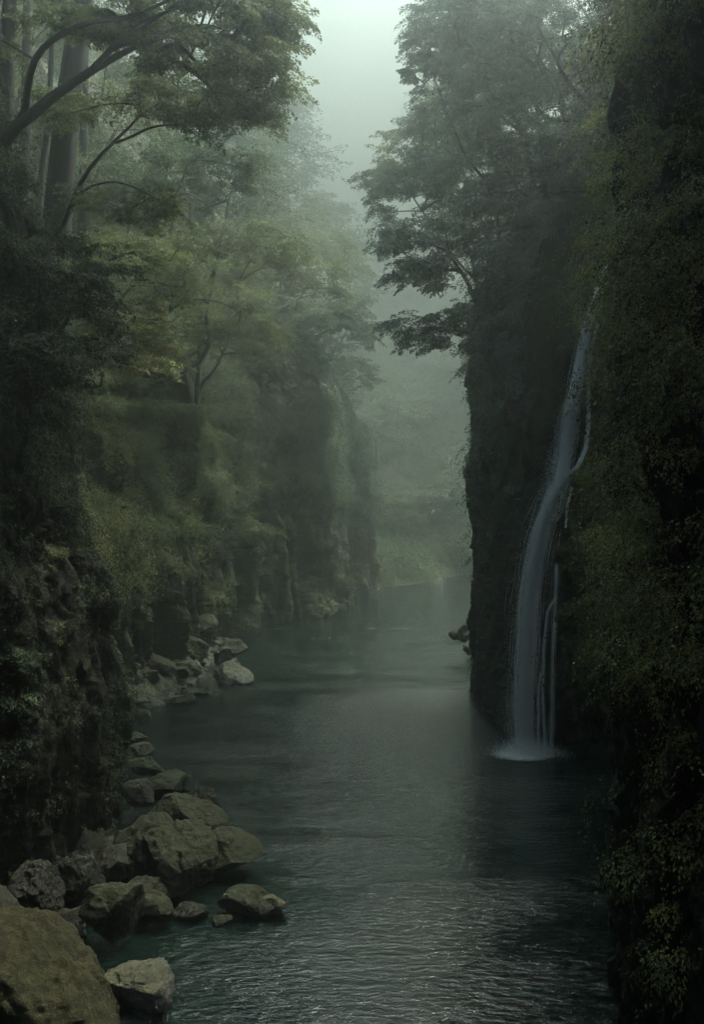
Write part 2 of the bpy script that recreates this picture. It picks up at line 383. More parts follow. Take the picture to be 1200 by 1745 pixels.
# ------------------------------------------------------------------ leaves
def leaves_mesh(C, Nn, A, L, W):
    """C centres, Nn normals, A direction along the leaf, L length, W width -> folded diamond quads"""
    A = A / (np.linalg.norm(A, axis=1)[:, None] + 1e-9)
    B = np.cross(Nn, A); B /= (np.linalg.norm(B, axis=1)[:, None] + 1e-9)
    U = np.cross(A, B)
    L = L[:, None]; W = W[:, None]
    v0 = C - A * L * .5; v2 = C + A * L * .5 - U * L * .12
    v1 = C + B * W * .5 + U * W * .15 - A * L * .06; v3 = C - B * W * .5 + U * W * .15 - A * L * .06
    V = np.stack([v0, v1, v2, v3], 1).reshape(-1, 3)
    return V, np.arange(len(V)).reshape(-1, 4)

def spray_leaves(cent, outd, Rr, n, leaf, flat=0.22, droop=0.35, sprays=9, g=rng, fan=1.0):
    """a pad of arching twigs of leaves around cent, reaching outwards along outd"""
    nb = max(3, sprays)
    ang0 = math.atan2(outd[1], outd[0])
    an = ang0 + g.normal(0, 1.15 * fan, nb)
    ln = Rr * g.uniform(.55, 1.15, nb) * (0.75 + 0.35 * np.cos(an - ang0))
    st = g.normal(0, .28 * Rr, (nb, 3)) * [1, 1, flat * 1.6]
    el = g.normal(0.12, .22, nb)
    k = g.integers(0, nb, n); t = g.power(1.2, n)
    D = np.stack([np.cos(an), np.sin(an), np.zeros(nb)], 1)
    S = np.stack([-np.sin(an), np.cos(an), np.zeros(nb)], 1)
    wdt = 0.30 * Rr * np.sin(np.pi * np.clip(t * .9 + .08, 0, 1)) + leaf * .4
    lat = g.uniform(-1, 1, n) * wdt
    P = st[k] + D[k] * (ln[k] * t)[:, None] + S[k] * lat[:, None]
    P[:, 2] += ln[k] * (el[k] * t - droop * t ** 2) - np.abs(lat) * .25 + g.normal(0, .035 * Rr, n)
    A = D[k] + S[k] * (np.sign(lat) * g.uniform(.2, 1.1, n))[:, None]
    A[:, 2] += el[k] - 2 * droop * t - .15
    A += g.normal(0, .3, (n, 3))
    Nn = np.tile([0, 0, 1.0], (n, 1)) + g.normal(0, .42, (n, 3)) + D[k] * 0.25
    return cent + P, Nn, A

def tube_chain(paths, rad, sides=6):
    """paths: list of (n,3) arrays; rad: list of (n,) arrays"""
    Vs, Fs, off = [], [], 0
    for P, r in zip(paths, rad):
        n = len(P)
        T = np.gradient(P, axis=0); T /= np.linalg.norm(T, axis=1)[:, None] + 1e-9
        ref = np.tile([0.31, 0.95, 0.05], (n, 1))
        a = np.cross(T, ref); a /= np.linalg.norm(a, axis=1)[:, None] + 1e-9
        b = np.cross(T, a)
        th = np.arange(sides) * 2 * np.pi / sides
        ring = P[:, None, :] + (a[:, None, :] * np.cos(th)[None, :, None] + b[:, None, :] * np.sin(th)[None, :, None]) * r[:, None, None]
        Vs.append(ring.reshape(-1, 3))
        i = np.arange(n * sides).reshape(n, sides)
        j = np.roll(i, -1, 1)
        Fs.append(np.stack([i[:-1], j[:-1], j[1:], i[1:]], -1).reshape(-1, 4) + off)
        off += n * sides
    return np.concatenate(Vs), np.concatenate(Fs)

def smooth_path(P, n):
    P = np.array(P, float)
    if len(P) == 2: return P[0] + (P[1] - P[0]) * np.linspace(0, 1, n)[:, None]
    d = np.concatenate([[0], np.cumsum(np.linalg.norm(np.diff(P[:, :3], axis=0), axis=1))]); d /= d[-1]
    out = []
    for t in np.linspace(0, 1, n):
        k = min(np.searchsorted(d, t, side='right') - 1, len(P) - 2); k = max(k, 0)
        f = (t - d[k]) / (d[k + 1] - d[k] + 1e-9)
        p0 = P[max(k - 1, 0)]; p1 = P[k]; p2 = P[k + 1]; p3 = P[min(k + 2, len(P) - 1)]
        out.append(0.5 * (2 * p1 + (p2 - p0) * f + (2 * p0 - 5 * p1 + 4 * p2 - p3) * f * f + (3 * p1 - p0 - 3 * p2 + p3) * f ** 3))
    return np.array(out)

def grow(base, limbs, pads, r_base, g, wob=0.12):
    """limbs: explicit polylines (first is the trunk). every pad is joined to the nearest limb point by a curved twig"""
    nodes, par, fixr = [], [], []
    def add(P, start=None, rs=None):
        prev = start
        for q_i, q in enumerate(P):
            nodes.append(q); par.append(-1 if prev is None else prev); prev = len(nodes) - 1
            fixr.append(0 if rs is None else rs[q_i])
        return prev
    for li, lm in enumerate(limbs):
        P = smooth_path([q[:3] for q in lm], 16)
        rs = np.interp(np.linspace(0, 1, 16), np.linspace(0, 1, len(lm)), [q[3] for q in lm])
        if li == 0: add(P, None, rs)
        else:
            A = np.array(nodes); k = int(np.argmin(np.linalg.norm(A - P[0], axis=1)))
            add(P[1:], k, rs[1:])
    cen0 = np.array(limbs[0][len(limbs[0]) // 2][:3])
    order = np.argsort([np.linalg.norm(p - cen0) for p in pads])
    first_free = max(1, 5)
    for oi in order:
        p = pads[oi]
        A = np.array(nodes)
        cost = np.linalg.norm(A - p, axis=1) + 1.2 * np.maximum(0, A[:, 2] - p[2])
        cost[:first_free] += 3
        k = int(np.argmin(cost))
        a = A[k]; L = np.linalg.norm(p - a)
        n = 5
        mid = (a + p) / 2 + g.normal(0, wob * L, 3) + np.array([0, 0, .16 * L])
        t = np.linspace(0, 1, n)[1:, None]
        add((1 - t) ** 2 * a + 2 * t * (1 - t) * mid + t * t * p, k)
    Nn = len(nodes); nodes = np.array(nodes)
    acc = np.zeros(Nn)
    kids = [[] for _ in range(Nn)]
    for i in range(Nn):
        if par[i] >= 0: kids[par[i]].append(i)
    rt = 0.012
    rad = np.zeros(Nn)
    for i in range(Nn - 1, -1, -1):
        rad[i] = rt if not kids[i] else (sum(rad[c] ** 2.4 for c in kids[i])) ** (1 / 2.4) + 0.0006
    sc = r_base / rad[0]
    rad = np.maximum(rt, rt + (rad - rt) * sc)
    for i in range(Nn):
        if fixr[i] > 0: rad[i] = fixr[i]
    # chains
    paths, rads = [], []
    for i in range(Nn):
        if par[i] == -1 or len(kids[par[i]]) > 1 and kids[par[i]][0] != i:
            ch = ([par[i]] if par[i] >= 0 else []) + [i]; c = i
            while kids[c]:
                c = kids[c][0]; ch.append(c)
            rr = rad[ch].copy()
            if par[i] >= 0: rr[0] = rr[1]
            paths.append(nodes[ch]); rads.append(rr)
    return paths, rads

NT = [0]
def rooted(P):
    side = -1 if P[0] < 0 else 1
    x, y, z = P
    if ground(x, y) > z - 1.0: return None
    n = 0
    while ground(x, y) < z - 5 and n < 50: x += side * .3; n += 1
    return np.array([x + side * .3, y, ground(x + side * .3, y) - .3])
def tree(name, base, limbs, pads, outs, leafmat, label, leaf=.12, pad_r=1.2, n_leaf=400, r_base=.15, bark='bark', seed=0, group=None,
         droop=.35, flat=.22, cat='tree', sprays=9, fan=1.0):
    g = np.random.default_rng(seed + 100)
    base = np.array(base, float)
    q = rooted(base) if name == 'maple_tree' else None
    if q is not None: base = q; limbs = [[(*q, limbs[0][0][3] * 1.15)] + list(limbs[0])] + list(limbs[1:])
    paths, rads = grow(base, limbs, pads, r_base, g)
    V, Fq = tube_chain([p - base for p in paths], rads, 7 if r_base > .12 else 5)
    e = empty(name, base); tag(e, label, cat, group)
    link('trunk', mesh_np(name + '_trunk', V, Fq, M[bark]), e)
    Cs, Ns, As = [], [], []
    for p, o in zip(pads, outs):
        r = pad_r * g.uniform(.7, 1.3)
        c, nn, a = spray_leaves(p - base, o, r, int(n_leaf * (r / pad_r) ** 1.5), leaf, g=g, droop=droop, flat=flat, sprays=sprays, fan=fan)
        Cs.append(c); Ns.append(nn); As.append(a)
    C = np.concatenate(Cs); Nn = np.concatenate(Ns); A = np.concatenate(As)
    L = leaf * g.uniform(.7, 1.35, len(C)); W = L * g.uniform(.45, .7, len(C))
    V, Fq = leaves_mesh(C, Nn, A, L, W)
    link('crown', mesh_np(name + '_crown', V, Fq, M[leafmat], smooth=False), e)
    NT[0] += len(C)
    return e

def auto_tree(name, cpx, cpy, D, rx, rz, leafmat, label, npads=26, side=1, lean=2.5, depth=None, leaf=None, n_leaf=380, seed=0, ry=None,
              r_base=.16, bark='bark', group=None, droop=.35, pad_r=None, conifer=False):
    """crown centred on the point (cpx,cpy) of the view at distance D, trunk rooted in the slope behind it"""
    g = np.random.default_rng(seed + 500)
    C = at(cpx, cpy, D); ry = ry or rx
    bx, by = C[0] + side * lean, C[1] + g.uniform(-.5, 1.0)
    if ground(C[0], C[1]) < C[2] - rz * 2.2:
        while ground(bx, by) < 14 and abs(bx - C[0]) < 14: bx += side * .5
    bz = ground(bx, by) - .3
    if bz > C[2] - rz * .3: bz = C[2] - rz * .3
    base = np.array([bx, by, bz])
    if C[2] - bz > 14: base[2] = bz
    m1 = base + (C - base) * .35 + np.array([side * lean * .2, 0, (C[2] - base[2]) * .15])
    m2 = base + (C - base) * .7 + np.array([side * lean * .12, 0, 0])
    topp = C + np.array([-side * rx * .2, 0, rz * .45])
    trunk = [(*base, r_base * 1.25), (*m1, r_base), (*m2, r_base * .72), (*C, r_base * .5), (*topp, r_base * .22)]
    pads, outs = [], []
    k = 0
    while len(pads) < npads:
        v = g.normal(size=3); v /= np.linalg.norm(v)
        rr = g.uniform(.45, 1.0) ** .6
        if v[2] < -.55: continue
        if conifer:
            h = g.uniform(-1, 1); a = g.uniform(0, 2 * np.pi); w = (1 - (h + 1) / 2) ** .8 * g.uniform(.5, 1) + .03
            q = np.array([math.cos(a) * w * rx, math.sin(a) * w * ry, h * rz]); v = np.array([math.cos(a), math.sin(a), 0])
        else:
            q = v * rr * np.array([rx, ry, rz])
            # layered: snap heights softly to tiers
            tier = rz * .38; q[2] = (np.round(q[2] / tier) * tier) * .75 + q[2] * .25
        pads.append(C + q); outs.append(v)
    if conifer:
        trunk = [(*base, r_base * 1.25), (*(C - [0, 0, rz * .8]), r_base), (*C, r_base * .6), (*(C + [0, 0, rz]), .03)]
    pr = pad_r or 0.42 * rx
    lf = leaf or max(.085, D * (.0021 if side > 0 else .0024))
    if side > 0: n_leaf = int(n_leaf * 1.25)
    return tree(name, base, [trunk], pads, outs, leafmat, label, leaf=lf, pad_r=pr, n_leaf=n_leaf, r_base=r_base, bark=bark, seed=seed,
                group=group, droop=droop)
# ------------------------------------------------------------------ named trees
# tall trunks and the overhanging maple on the near left
def limb(*pts):   # (px, py, distance, radius)
    return [(*at(a, b, d), r) for a, b, d, r in pts]
def P3(lst): return [at(a, b, d) for a, b, d in lst]
def outs_from(pads, c): return [(p - c) / (np.linalg.norm(p - c) + 1e-6) for p in pads]

g0 = np.random.default_rng(3)
def padfield(n, x0, x1, yfun, D, dj, g=g0):
    L = []
    for k in range(n):
        x = g.uniform(x0, x1); a, b = yfun(x); L.append((x, g.uniform(a, b), D + g.uniform(-dj, dj)))
    return L

trunk1 = limb((-60, 420, 26, .26), (0, 250, 26, .22), (60, 190, 26, .19), (110, 150, 26, .16), (200, 95, 26.5, .12), (260, 68, 27, .09), (330, 48, 27.5, .05), (375, 48, 28, .03))
l2 = limb((150, 125, 26.2, .10), (215, 60, 26, .08), (280, 22, 26, .06), (340, -5, 26, .04))
l3 = limb((40, 205, 26, .11), (60, 100, 25.5, .10), (130, 45, 25, .08), (220, 28, 25, .06), (300, -5, 25, .04))
l4 = limb((205, 63, 26, .06), (260, 58, 26.3, .05), (350, 42, 26.6, .035), (395, 60, 27, .02))
pp = P3(padfield(46, 200, 465, lambda x: (-70, 130 + (x - 200) * .05), 26.5, 2.0) + padfield(16, 380, 485, lambda x: (20, 110), 27, 1.2)
        + padfield(22, 0, 240, lambda x: (-90, 110), 26.5, 2.2) + padfield(10, 330, 480, lambda x: (140, 215), 28, 1.0))
tree('maple_tree', at(-60, 425, 26), [trunk1, l2, l3, l4], pp, outs_from(pp, at(120, 60, 26.5)), 'olive',
     'large leaning maple reaching over the gorge from the top left corner', leaf=.085, pad_r=.85, n_leaf=1150, r_base=.26, seed=1, droop=.45, sprays=12)

trunk2 = limb((112, 372, 30, .13), (128, 330, 30, .115), (150, 290, 30, .10), (190, 245, 30, .085), (225, 212, 30, .07), (240, 195, 30, .055), (262, 180, 30, .04), (300, 172, 30, .025))
m2 = limb((190, 246, 30, .055), (225, 232, 30, .05), (255, 218, 30, .04), (290, 213, 30, .03), (345, 216, 30.2, .02))
m3 = limb((236, 198, 30, .04), (228, 178, 30.2, .04), (180, 178, 30.4, .03), (125, 192, 30.5, .02))
m4 = limb((128, 338, 30, .05), (150, 320, 29.8, .045), (190, 310, 29.6, .035), (225, 318, 29.5, .03), (260, 336, 29.4, .02))
pp = P3(padfield(30, 150, 430, lambda x: (115, 200), 30.5, 1.3) + padfield(10, 290, 440, lambda x: (150, 215), 30, .8) + padfield(12, 60, 200, lambda x: (150, 215), 31, 1.2)
        + padfield(11, 150, 330, lambda x: (325, 385), 29.6, .8))
tree('maple_tree', at(112, 375, 30), [trunk2, m2, m3, m4], pp, outs_from(pp, at(200, 180, 30.5)), 'olive',
     'slender dark maple forking at head height beside the thick straight trunk', leaf=.085, pad_r=.8, n_leaf=700, r_base=.13, seed=2, droop=.4, sprays=11)

def big_trunk(pts, label, seed, D, bark='bark', cy=-260, pads=16, leafmat='green'):
    tr = limb(*pts)
    x, y = pts[-1][0], pts[-1][1]
    pp = P3([(x + g0.uniform(-150, 170), y + g0.uniform(-150, 60), D + g0.uniform(-3, 3)) for k in range(pads)])
    tree('tall_tree', np.array(tr[0][:3]), [tr], pp, outs_from(pp, at(x, y, D)), leafmat, label, leaf=.1, pad_r=1.3, n_leaf=420, r_base=pts[0][3], seed=seed, bark=bark)
big_trunk([(92, 430, 33, .58), (100, 340, 33, .5), (113, 200, 33, .47), (128, 90, 33, .44), (140, 0, 33, .42), (155, -140, 33, .3), (160, -220, 33, .15)],
          'thickest straight trunk rising on the left cliff top', 11, 33, 'bark_grey')
big_trunk([(5, 420, 28, .34), (8, 260, 28, .3), (10, 80, 28, .27), (22, -60, 28, .2), (25, -160, 28, .1)], 'dark trunk at the left edge behind the leaning maple', 12, 28)
big_trunk([(62, 420, 37, .17), (70, 300, 37, .14), (82, 200, 37, .12), (88, 60, 37, .1), (90, -120, 37, .05)], 'thin pole straight trunk left of the thickest trunk', 13, 37)
big_trunk([(38, 430, 41, .3), (42, 300, 41, .27), (45, 100, 41, .22), (46, -120, 41, .1)], 'pale hazy trunk standing behind the leaning maple limb', 14, 41, 'bark_grey', pads=10)
big_trunk([(140, 400, 46, .26), (142, 240, 46, .22), (146, 60, 46, .18), (150, -100, 46, .1)], 'faint straight trunk in the mist right of the thickest trunk', 15, 46, 'bark_grey', pads=10)

# middle left: twin slender trees
t = limb((345, 610, 56, .20), (352, 540, 56, .17), (362, 480, 56, .14), (372, 430, 56, .11), (380, 400, 56, .07), (395, 378, 56, .04))
b1 = limb((354, 520, 56, .09), (335, 480, 56, .07), (322, 455, 56, .05)); b2 = limb((366, 455, 56, .08), (395, 420, 56, .06), (430, 405, 56.5, .04), (470, 402, 57, .03))
pp = P3(padfield(34, 270, 500, lambda x: (375 + abs(x - 385) * .12, 425 + abs(x - 385) * .1), 56.5, 2.2))
tree('maple_tree', at(345, 615, 56), [t, b1, b2], pp, outs_from(pp, at(380, 400, 56)), 'olive', 'umbrella shaped hazy maple with two visible stems above the columned left wall',
     leaf=.14, pad_r=1.25, n_leaf=520, r_base=.2, seed=3)
t = limb((398, 560, 60, .13), (403, 500, 60, .11), (412, 470, 60, .09), (428, 440, 60, .06), (440, 425, 60, .04)); b1 = limb((406, 485, 60, .06), (425, 468, 60, .05), (445, 458, 60, .03))
pp = P3(padfield(20, 395, 520, lambda x: (405, 465), 61, 2))
tree('maple_tree', at(398, 565, 60), [t, b1], pp, outs_from(pp, at(430, 430, 60)), 'olive', 'thinner forked tree just right of the umbrella shaped maple', leaf=.145, pad_r=1.3, n_leaf=460, r_base=.13, seed=4)
t = limb((280, 400, 44, .12), (292, 350, 44, .10), (310, 310, 44, .08), (318, 280, 44, .06), (325, 250, 44, .03)); b1 = limb((300, 335, 44, .05), (320, 330, 44, .04), (345, 345, 44, .03))
pp = P3(padfield(34, 250, 425, lambda x: (225 + abs(x - 330) * .35, 330 - abs(x - 340) * .1), 45, 2.4))
tree('maple_tree', at(280, 405, 44), [t, b1], pp, outs_from(pp, at(330, 280, 45)), 'green', 'rounded misty tree behind the forked maple with a curved thin stem', leaf=.12, pad_r=1.1, n_leaf=520, r_base=.12, seed=5)
t = limb((130, 465, 34, .12), (175, 448, 34, .10), (215, 432, 34, .08), (250, 430, 34, .06), (290, 445, 34, .03))
pp = P3(padfield(26, 130, 320, lambda x: (395, 455), 34.5, 1.5))
tree('maple_tree', at(125, 470, 34), [t], pp, outs_from(pp, at(200, 440, 34)), 'olive', 'low maple with a nearly level dark stem below the forked maple', leaf=.09, pad_r=.9, n_leaf=560, r_base=.12, seed=6, sprays=11)
t = limb((165, 660, 33, .08), (165, 610, 33, .06), (172, 580, 33, .04), (176, 565, 33, .03)); b1 = limb((166, 600, 33, .04), (185, 585, 33, .03))
pp = P3(padfield(30, 150, 290, lambda x: (500 + abs(x - 215) * .35, 640), 33.5, 1.3))
tree('maple_tree', at(165, 665, 33), [t, b1], pp, outs_from(pp, at(200, 540, 34)), 'moss', 'yellow green sunlit shrubby tree leaning off the left cliff edge', leaf=.09, pad_r=.85, n_leaf=700, r_base=.08, seed=7, sprays=12)

AT = [  # cx, cy, D, rx, rz, mat, side, lean, npads, label, conifer
 (395, 320, 62, 3.6, 2.6, 'green', -1, 2.0, 26, 'domed misty tree between the round tree and the umbrella maple', 0),
 (330, 500, 46, 3.0, 2.0, 'olive', -1, 2.5, 24, 'broad olive tree below the umbrella shaped maple', 0),
 (390, 580, 62, 3.2, 2.2, 'olive', -1, 2.5, 24, 'drooping tree on the rim of the columned left wall', 0),
 (470, 560, 78, 4.2, 3.2, 'green', -1, 2.5, 26, 'dark bushy tree at the middle of the left wall rim', 0),
 (520, 490, 84, 4.2, 2.6, 'olive', -1, 3.0, 26, 'pale domed tree with a yellowish top above the far left wall', 0),
 (560, 560, 90, 3.6, 3.2, 'green', -1, 2.5, 26, 'hazy tree hanging over the far end of the left wall', 0),
 (475, 400, 95, 5.0, 3.0, 'olive', -1, 2.5, 26, 'pale yellow hazy tree high above the left wall', 0),
 (545, 440, 112, 5.4, 3.4, 'olive', -1, 3.0, 26, 'faint broad tree in the mist at the far left slope', 0),
 (592, 560, 118, 4.2, 5.0, 'green', -1, 3.0, 26, 'faint tree at the rim of the furthest left rock nose', 0),
 (490, 300, 118, 7.0, 11.0, 'green', -1, 2.0, 60, 'tall faint conifer with a pointed top in the mist', 1),
 (445, 330, 108, 5.0, 8.0, 'green', -1, 2.0, 44, 'shorter faint conifer left of the tall pointed one', 1),
 (560, 420, 150, 8.0, 9.0, 'green', -1, 2.0, 40, 'barely visible conifer at the edge of the open mist', 1),
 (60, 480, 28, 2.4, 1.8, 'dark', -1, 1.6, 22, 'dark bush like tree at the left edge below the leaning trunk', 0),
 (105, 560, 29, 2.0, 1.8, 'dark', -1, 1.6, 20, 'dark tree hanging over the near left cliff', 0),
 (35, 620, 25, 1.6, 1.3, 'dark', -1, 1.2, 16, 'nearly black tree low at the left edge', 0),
 # right side
 (785, 60, 46, 2.7, 2.2, 'teal', 1, 4.0, 30, 'uppermost tree reaching furthest left on the right slope', 0),
 (735, 120, 47, 1.5, 1.0, 'teal', 1, 4.0, 12, 'small drooping crown below the uppermost right tree', 0),
 (850, 40, 43, 3.0, 2.2, 'teal', 1, 3.5, 28, 'dense tree cut by the top edge on the right slope', 0),
 (930, 70, 39, 2.8, 2.4, 'teal', 1, 3.0, 28, 'blue green tree under the top edge beside the olive boughs', 0),
 (845, 190, 46, 3.0, 2.0, 'teal', 1, 3.5, 28, 'round blue green tree in the upper middle of the right slope', 0),
 (770, 225, 56, 3.0, 2.2, 'green', 1, 4.0, 28, 'misty tree leaning left behind the round blue green tree', 0),
 (720, 265, 66, 3.2, 2.4, 'olive', 1, 4.0, 26, 'pale yellowish tree furthest back on the right slope', 0),
 (700, 330, 60, 3.2, 2.2, 'green', 1, 4.0, 28, 'pale tree whose leaves touch the open mist on the right', 0),
 (930, 200, 42, 3.0, 2.2, 'teal', 1, 3.0, 28, 'blue green tree with a light top in the middle of the right slope', 0),
 (800, 310, 52, 3.4, 2.2, 'teal', 1, 3.5, 30, 'wide layered tree at the centre of the right slope', 0),
 (890, 330, 46, 3.2, 2.2, 'teal', 1, 3.2, 28, 'full green tree above the top of the waterfall', 0),
 (1010, 290, 36, 2.6, 2.0, 'teal', 1, 2.6, 26, 'shaded tree beside the olive boughs at mid height', 0),
 (900, 450, 44, 2.8, 2.0, 'teal', 1, 2.6, 26, 'dark shaded tree left of the waterfall lip', 0),
 (860, 540, 46, 2.4, 1.8, 'teal', 1, 2.4, 24, 'dark tree clinging to the rim of the right cliff', 0),
 (920, 590, 42.5, 1.6, 1.6, 'teal', 1, 1.6, 18, 'black green bush tree close left of the falling water', 0),
]
for i, (cx, cy, D, rx, rz, mat, side, lean, npd, label, con) in enumerate(AT):
    auto_tree('conifer_tree' if con else 'broadleaf_tree', cx, cy, D, rx, rz, mat, label, pad_r=.36 * rx if side > 0 else None, npads=int(npd * (1.6 if side > 0 else 1.25)), side=side, lean=lean, seed=40 + i,
              n_leaf=int(420 if D > 60 else 560), r_base=.10 + rx * .02, conifer=bool(con), droop=.25 if con else .4)

BT = [ # cx, cy, D, r, mat, side, label
 (60, 40, 52, 4.0, 'olive', -1, 'misty crown behind the leaning maple at the top left corner'), (190, 60, 56, 4.2, 'green', -1, 'misty crown right of the thickest trunk near the top edge'),
 (300, 120, 60, 4.2, 'olive', -1, 'misty crown behind the outer boughs of the leaning maple'), (30, 200, 50, 4.0, 'green', -1, 'misty crown between the trunks at the left edge'),
 (180, 250, 54, 4.0, 'olive', -1, 'misty crown behind the forked slender maple'), (230, 330, 50, 3.6, 'green', -1, 'misty crown under the level boughs of the forked maple'),
 (100, 330, 46, 3.4, 'green', -1, 'misty crown behind the foot of the thickest trunk'), (240, 470, 44, 3.0, 'olive', -1, 'olive crown above the yellow green shrubby tree'),
 (350, 210, 78, 5.0, 'green', -1, 'faint crown above the rounded misty tree'), (420, 270, 90, 5.0, 'green', -1, 'faint crown left of the shorter conifer'),
 (300, 560, 58, 3.2, 'olive', -1, 'olive crown on the rim left of the drooping rim tree'), (430, 640, 76, 3.0, 'green', -1, 'green crown hanging down the columned wall'),
 (510, 620, 90, 3.4, 'green', -1, 'low green crown at the brink of the far left wall'), (585, 640, 112, 4.0, 'green', -1, 'low crown at the brink of the furthest rock nose'),
 (450, 480, 84, 4.4, 'olive', -1, 'rounded olive crown behind the twin stemmed maple'),
 (880, 110, 54, 4.0, 'green', 1, 'pale crown behind the long bare curved limb'), (960, 150, 50, 4.0, 'teal', 1, 'broad shaded crown behind the slanting stem'),
 (1010, 40, 44, 3.6, 'teal', 1, 'blue green crown at the top edge left of the corner tree'), (1030, 220, 36, 3.0, 'teal', 1, 'blue green crown tucked behind the olive boughs'),
 (800, 140, 60, 3.6, 'olive', 1, 'light olive crown glimpsed between the upper right crowns'), (830, 400, 58, 3.6, 'green', 1, 'hazy crown behind the bare forking limbs'),
 (930, 500, 42, 2.6, 'teal', 1, 'dark crown directly left of the waterfall lip'),
]
for i, (cx, cy, D, r, mat, side, label) in enumerate(BT):
    auto_tree('broadleaf_tree', cx, cy, D, r, r * .7, mat, label, npads=30, side=side, lean=1.5, seed=140 + i, n_leaf=400, r_base=.14)

# right: the overhanging tree with clear branches
t = limb((848, 665, 50, .24), (838, 600, 50, .21), (825, 545, 50, .18), (806, 500, 50, .15), (788, 465, 50, .12), (768, 438, 50, .10), (748, 420, 50, .08), (700, 411, 50, .05), (665, 420, 50, .03))
b = [limb((835, 600, 50, .10), (815, 575, 50, .09), (795, 568, 49.6, .07), (765, 562, 49.3, .05), (735, 570, 49.2, .03)),
     limb((826, 548, 50, .10), (810, 470, 50.4, .09), (800, 425, 50.6, .07), (785, 395, 50.8, .05), (775, 372, 51, .03)),
     limb((770, 440, 50, .06), (762, 410, 50, .05), (760, 378, 50, .03)),
     limb((830, 560, 50, .10), (832, 480, 49.5, .09), (838, 430, 49, .07), (820, 370, 49, .05), (812, 320, 49, .03)),
     limb((836, 600, 50, .07), (860, 520, 49, .06), (865, 440, 48.5, .04))]
pp = P3(padfield(40, 650, 800, lambda x: (365 + abs(x - 720) * .25, 455), 50, 2.0) + padfield(12, 680, 760, lambda x: (455, 490), 50, 1.2)
        + padfield(34, 665, 830, lambda x: (530 + (790 - x) * .12 if x < 790 else 520, 590), 49.3, 1.4) + padfield(24, 780, 900, lambda x: (300, 400), 49.5, 2))
tree('maple_tree', at(848, 670, 50), [t] + b, pp, outs_from(pp, at(800, 480, 50)), 'teal', 'large maple with bare dark forking limbs leaning left off the right cliff',
     leaf=.125, pad_r=.95, n_leaf=560, r_base=.24, seed=21, droop=.45, sprays=11)
t = limb((915, 180, 44, .11), (898, 162, 44, .10), (880, 150, 44, .09), (860, 112, 44, .07), (838, 78, 44, .05), (815, 60, 44, .03))
b = [limb((862, 108, 44, .05), (830, 109, 44, .04), (806, 104, 44, .03), (792, 94, 44, .02)), ]
pp = P3(padfield(20, 770, 900, lambda x: (20, 90), 45, 1.0))
tree('maple_tree', at(918, 184, 44), [t] + b, pp, outs_from(pp, at(860, 110, 44)), 'teal', 'tree with a long bare curved limb in front of the uppermost right crowns', leaf=.11, pad_r=.9, n_leaf=400, r_base=.11, seed=22)
t = limb((955, 150, 41, .07), (935, 122, 41, .06), (905, 78, 41, .05), (880, 40, 41, .04), (860, 8, 41, .03))
pp = P3(padfield(12, 820, 900, lambda x: (-40, 10), 41.5, 1.0))
tree('maple_tree', at(958, 155, 41), [t], pp, outs_from(pp, at(880, 40, 41)), 'teal', 'slim straight slanting stem crossing the upper right slope', leaf=.1, pad_r=.9, n_leaf=400, r_base=.07, seed=23)
# near right boughs
pp = P3(padfield(26, 1040, 1220, lambda x: (200 - (x - 1040) * .5, 330), 21.5, 1.1)); t = limb((1260, 520, 22.5, .2), (1230, 380, 22, .16), (1190, 280, 21.5, .1), (1130, 220, 21.3, .05), (1080, 215, 21.2, .03))
tree('maple_tree', at(1260, 525, 22.5), [t], pp, outs_from(pp, at(1200, 280, 22)), 'ivy', 'olive leaved tree at the right edge with drooping feathery boughs', leaf=.06, pad_r=.62, n_leaf=700, r_base=.2, seed=24, droop=.6, sprays=12)
pp = P3(padfield(24, 1030, 1220, lambda x: (-60, 120), 25, 1.3)); t = limb((1270, 300, 26, .22), (1240, 180, 25.5, .18), (1180, 80, 25, .1), (1110, 30, 25, .05))
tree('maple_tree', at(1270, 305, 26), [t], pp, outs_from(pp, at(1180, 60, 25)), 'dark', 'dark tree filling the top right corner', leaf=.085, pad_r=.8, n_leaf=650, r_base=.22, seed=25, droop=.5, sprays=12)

for k, (x, y, D, lb) in enumerate([(1140, 390, 22.5, 'drooping olive bough reaching out beside the top of the waterfall'), (1130, 560, 22.0, 'drooping olive bough on the near right cliff below the waterfall lip'),
        (1120, 760, 21.5, 'drooping olive bough halfway down the near right cliff'), (1110, 930, 21.5, 'lowest large olive bough on the near right cliff')]):
    pp = P3(padfield(15, x - 35, x + 70, lambda q: (y - 60 + abs(q - x) * .3, y + 70), D, .6))
    t = limb((x + 130, y + 110, D + .6, .06), (x + 90, y + 20, D + .3, .05), (x + 50, y - 25, D, .035), (x + 5, y - 30, D - .1, .02))
    e = tree('cliff_tree', at(x + 130, y + 110, D + .6), [t], pp, outs_from(pp, at(x + 120, y - 40, D)), 'ivy', lb, leaf=.06, pad_r=.55, n_leaf=520, r_base=.06, seed=240 + k, droop=.75, sprays=10)
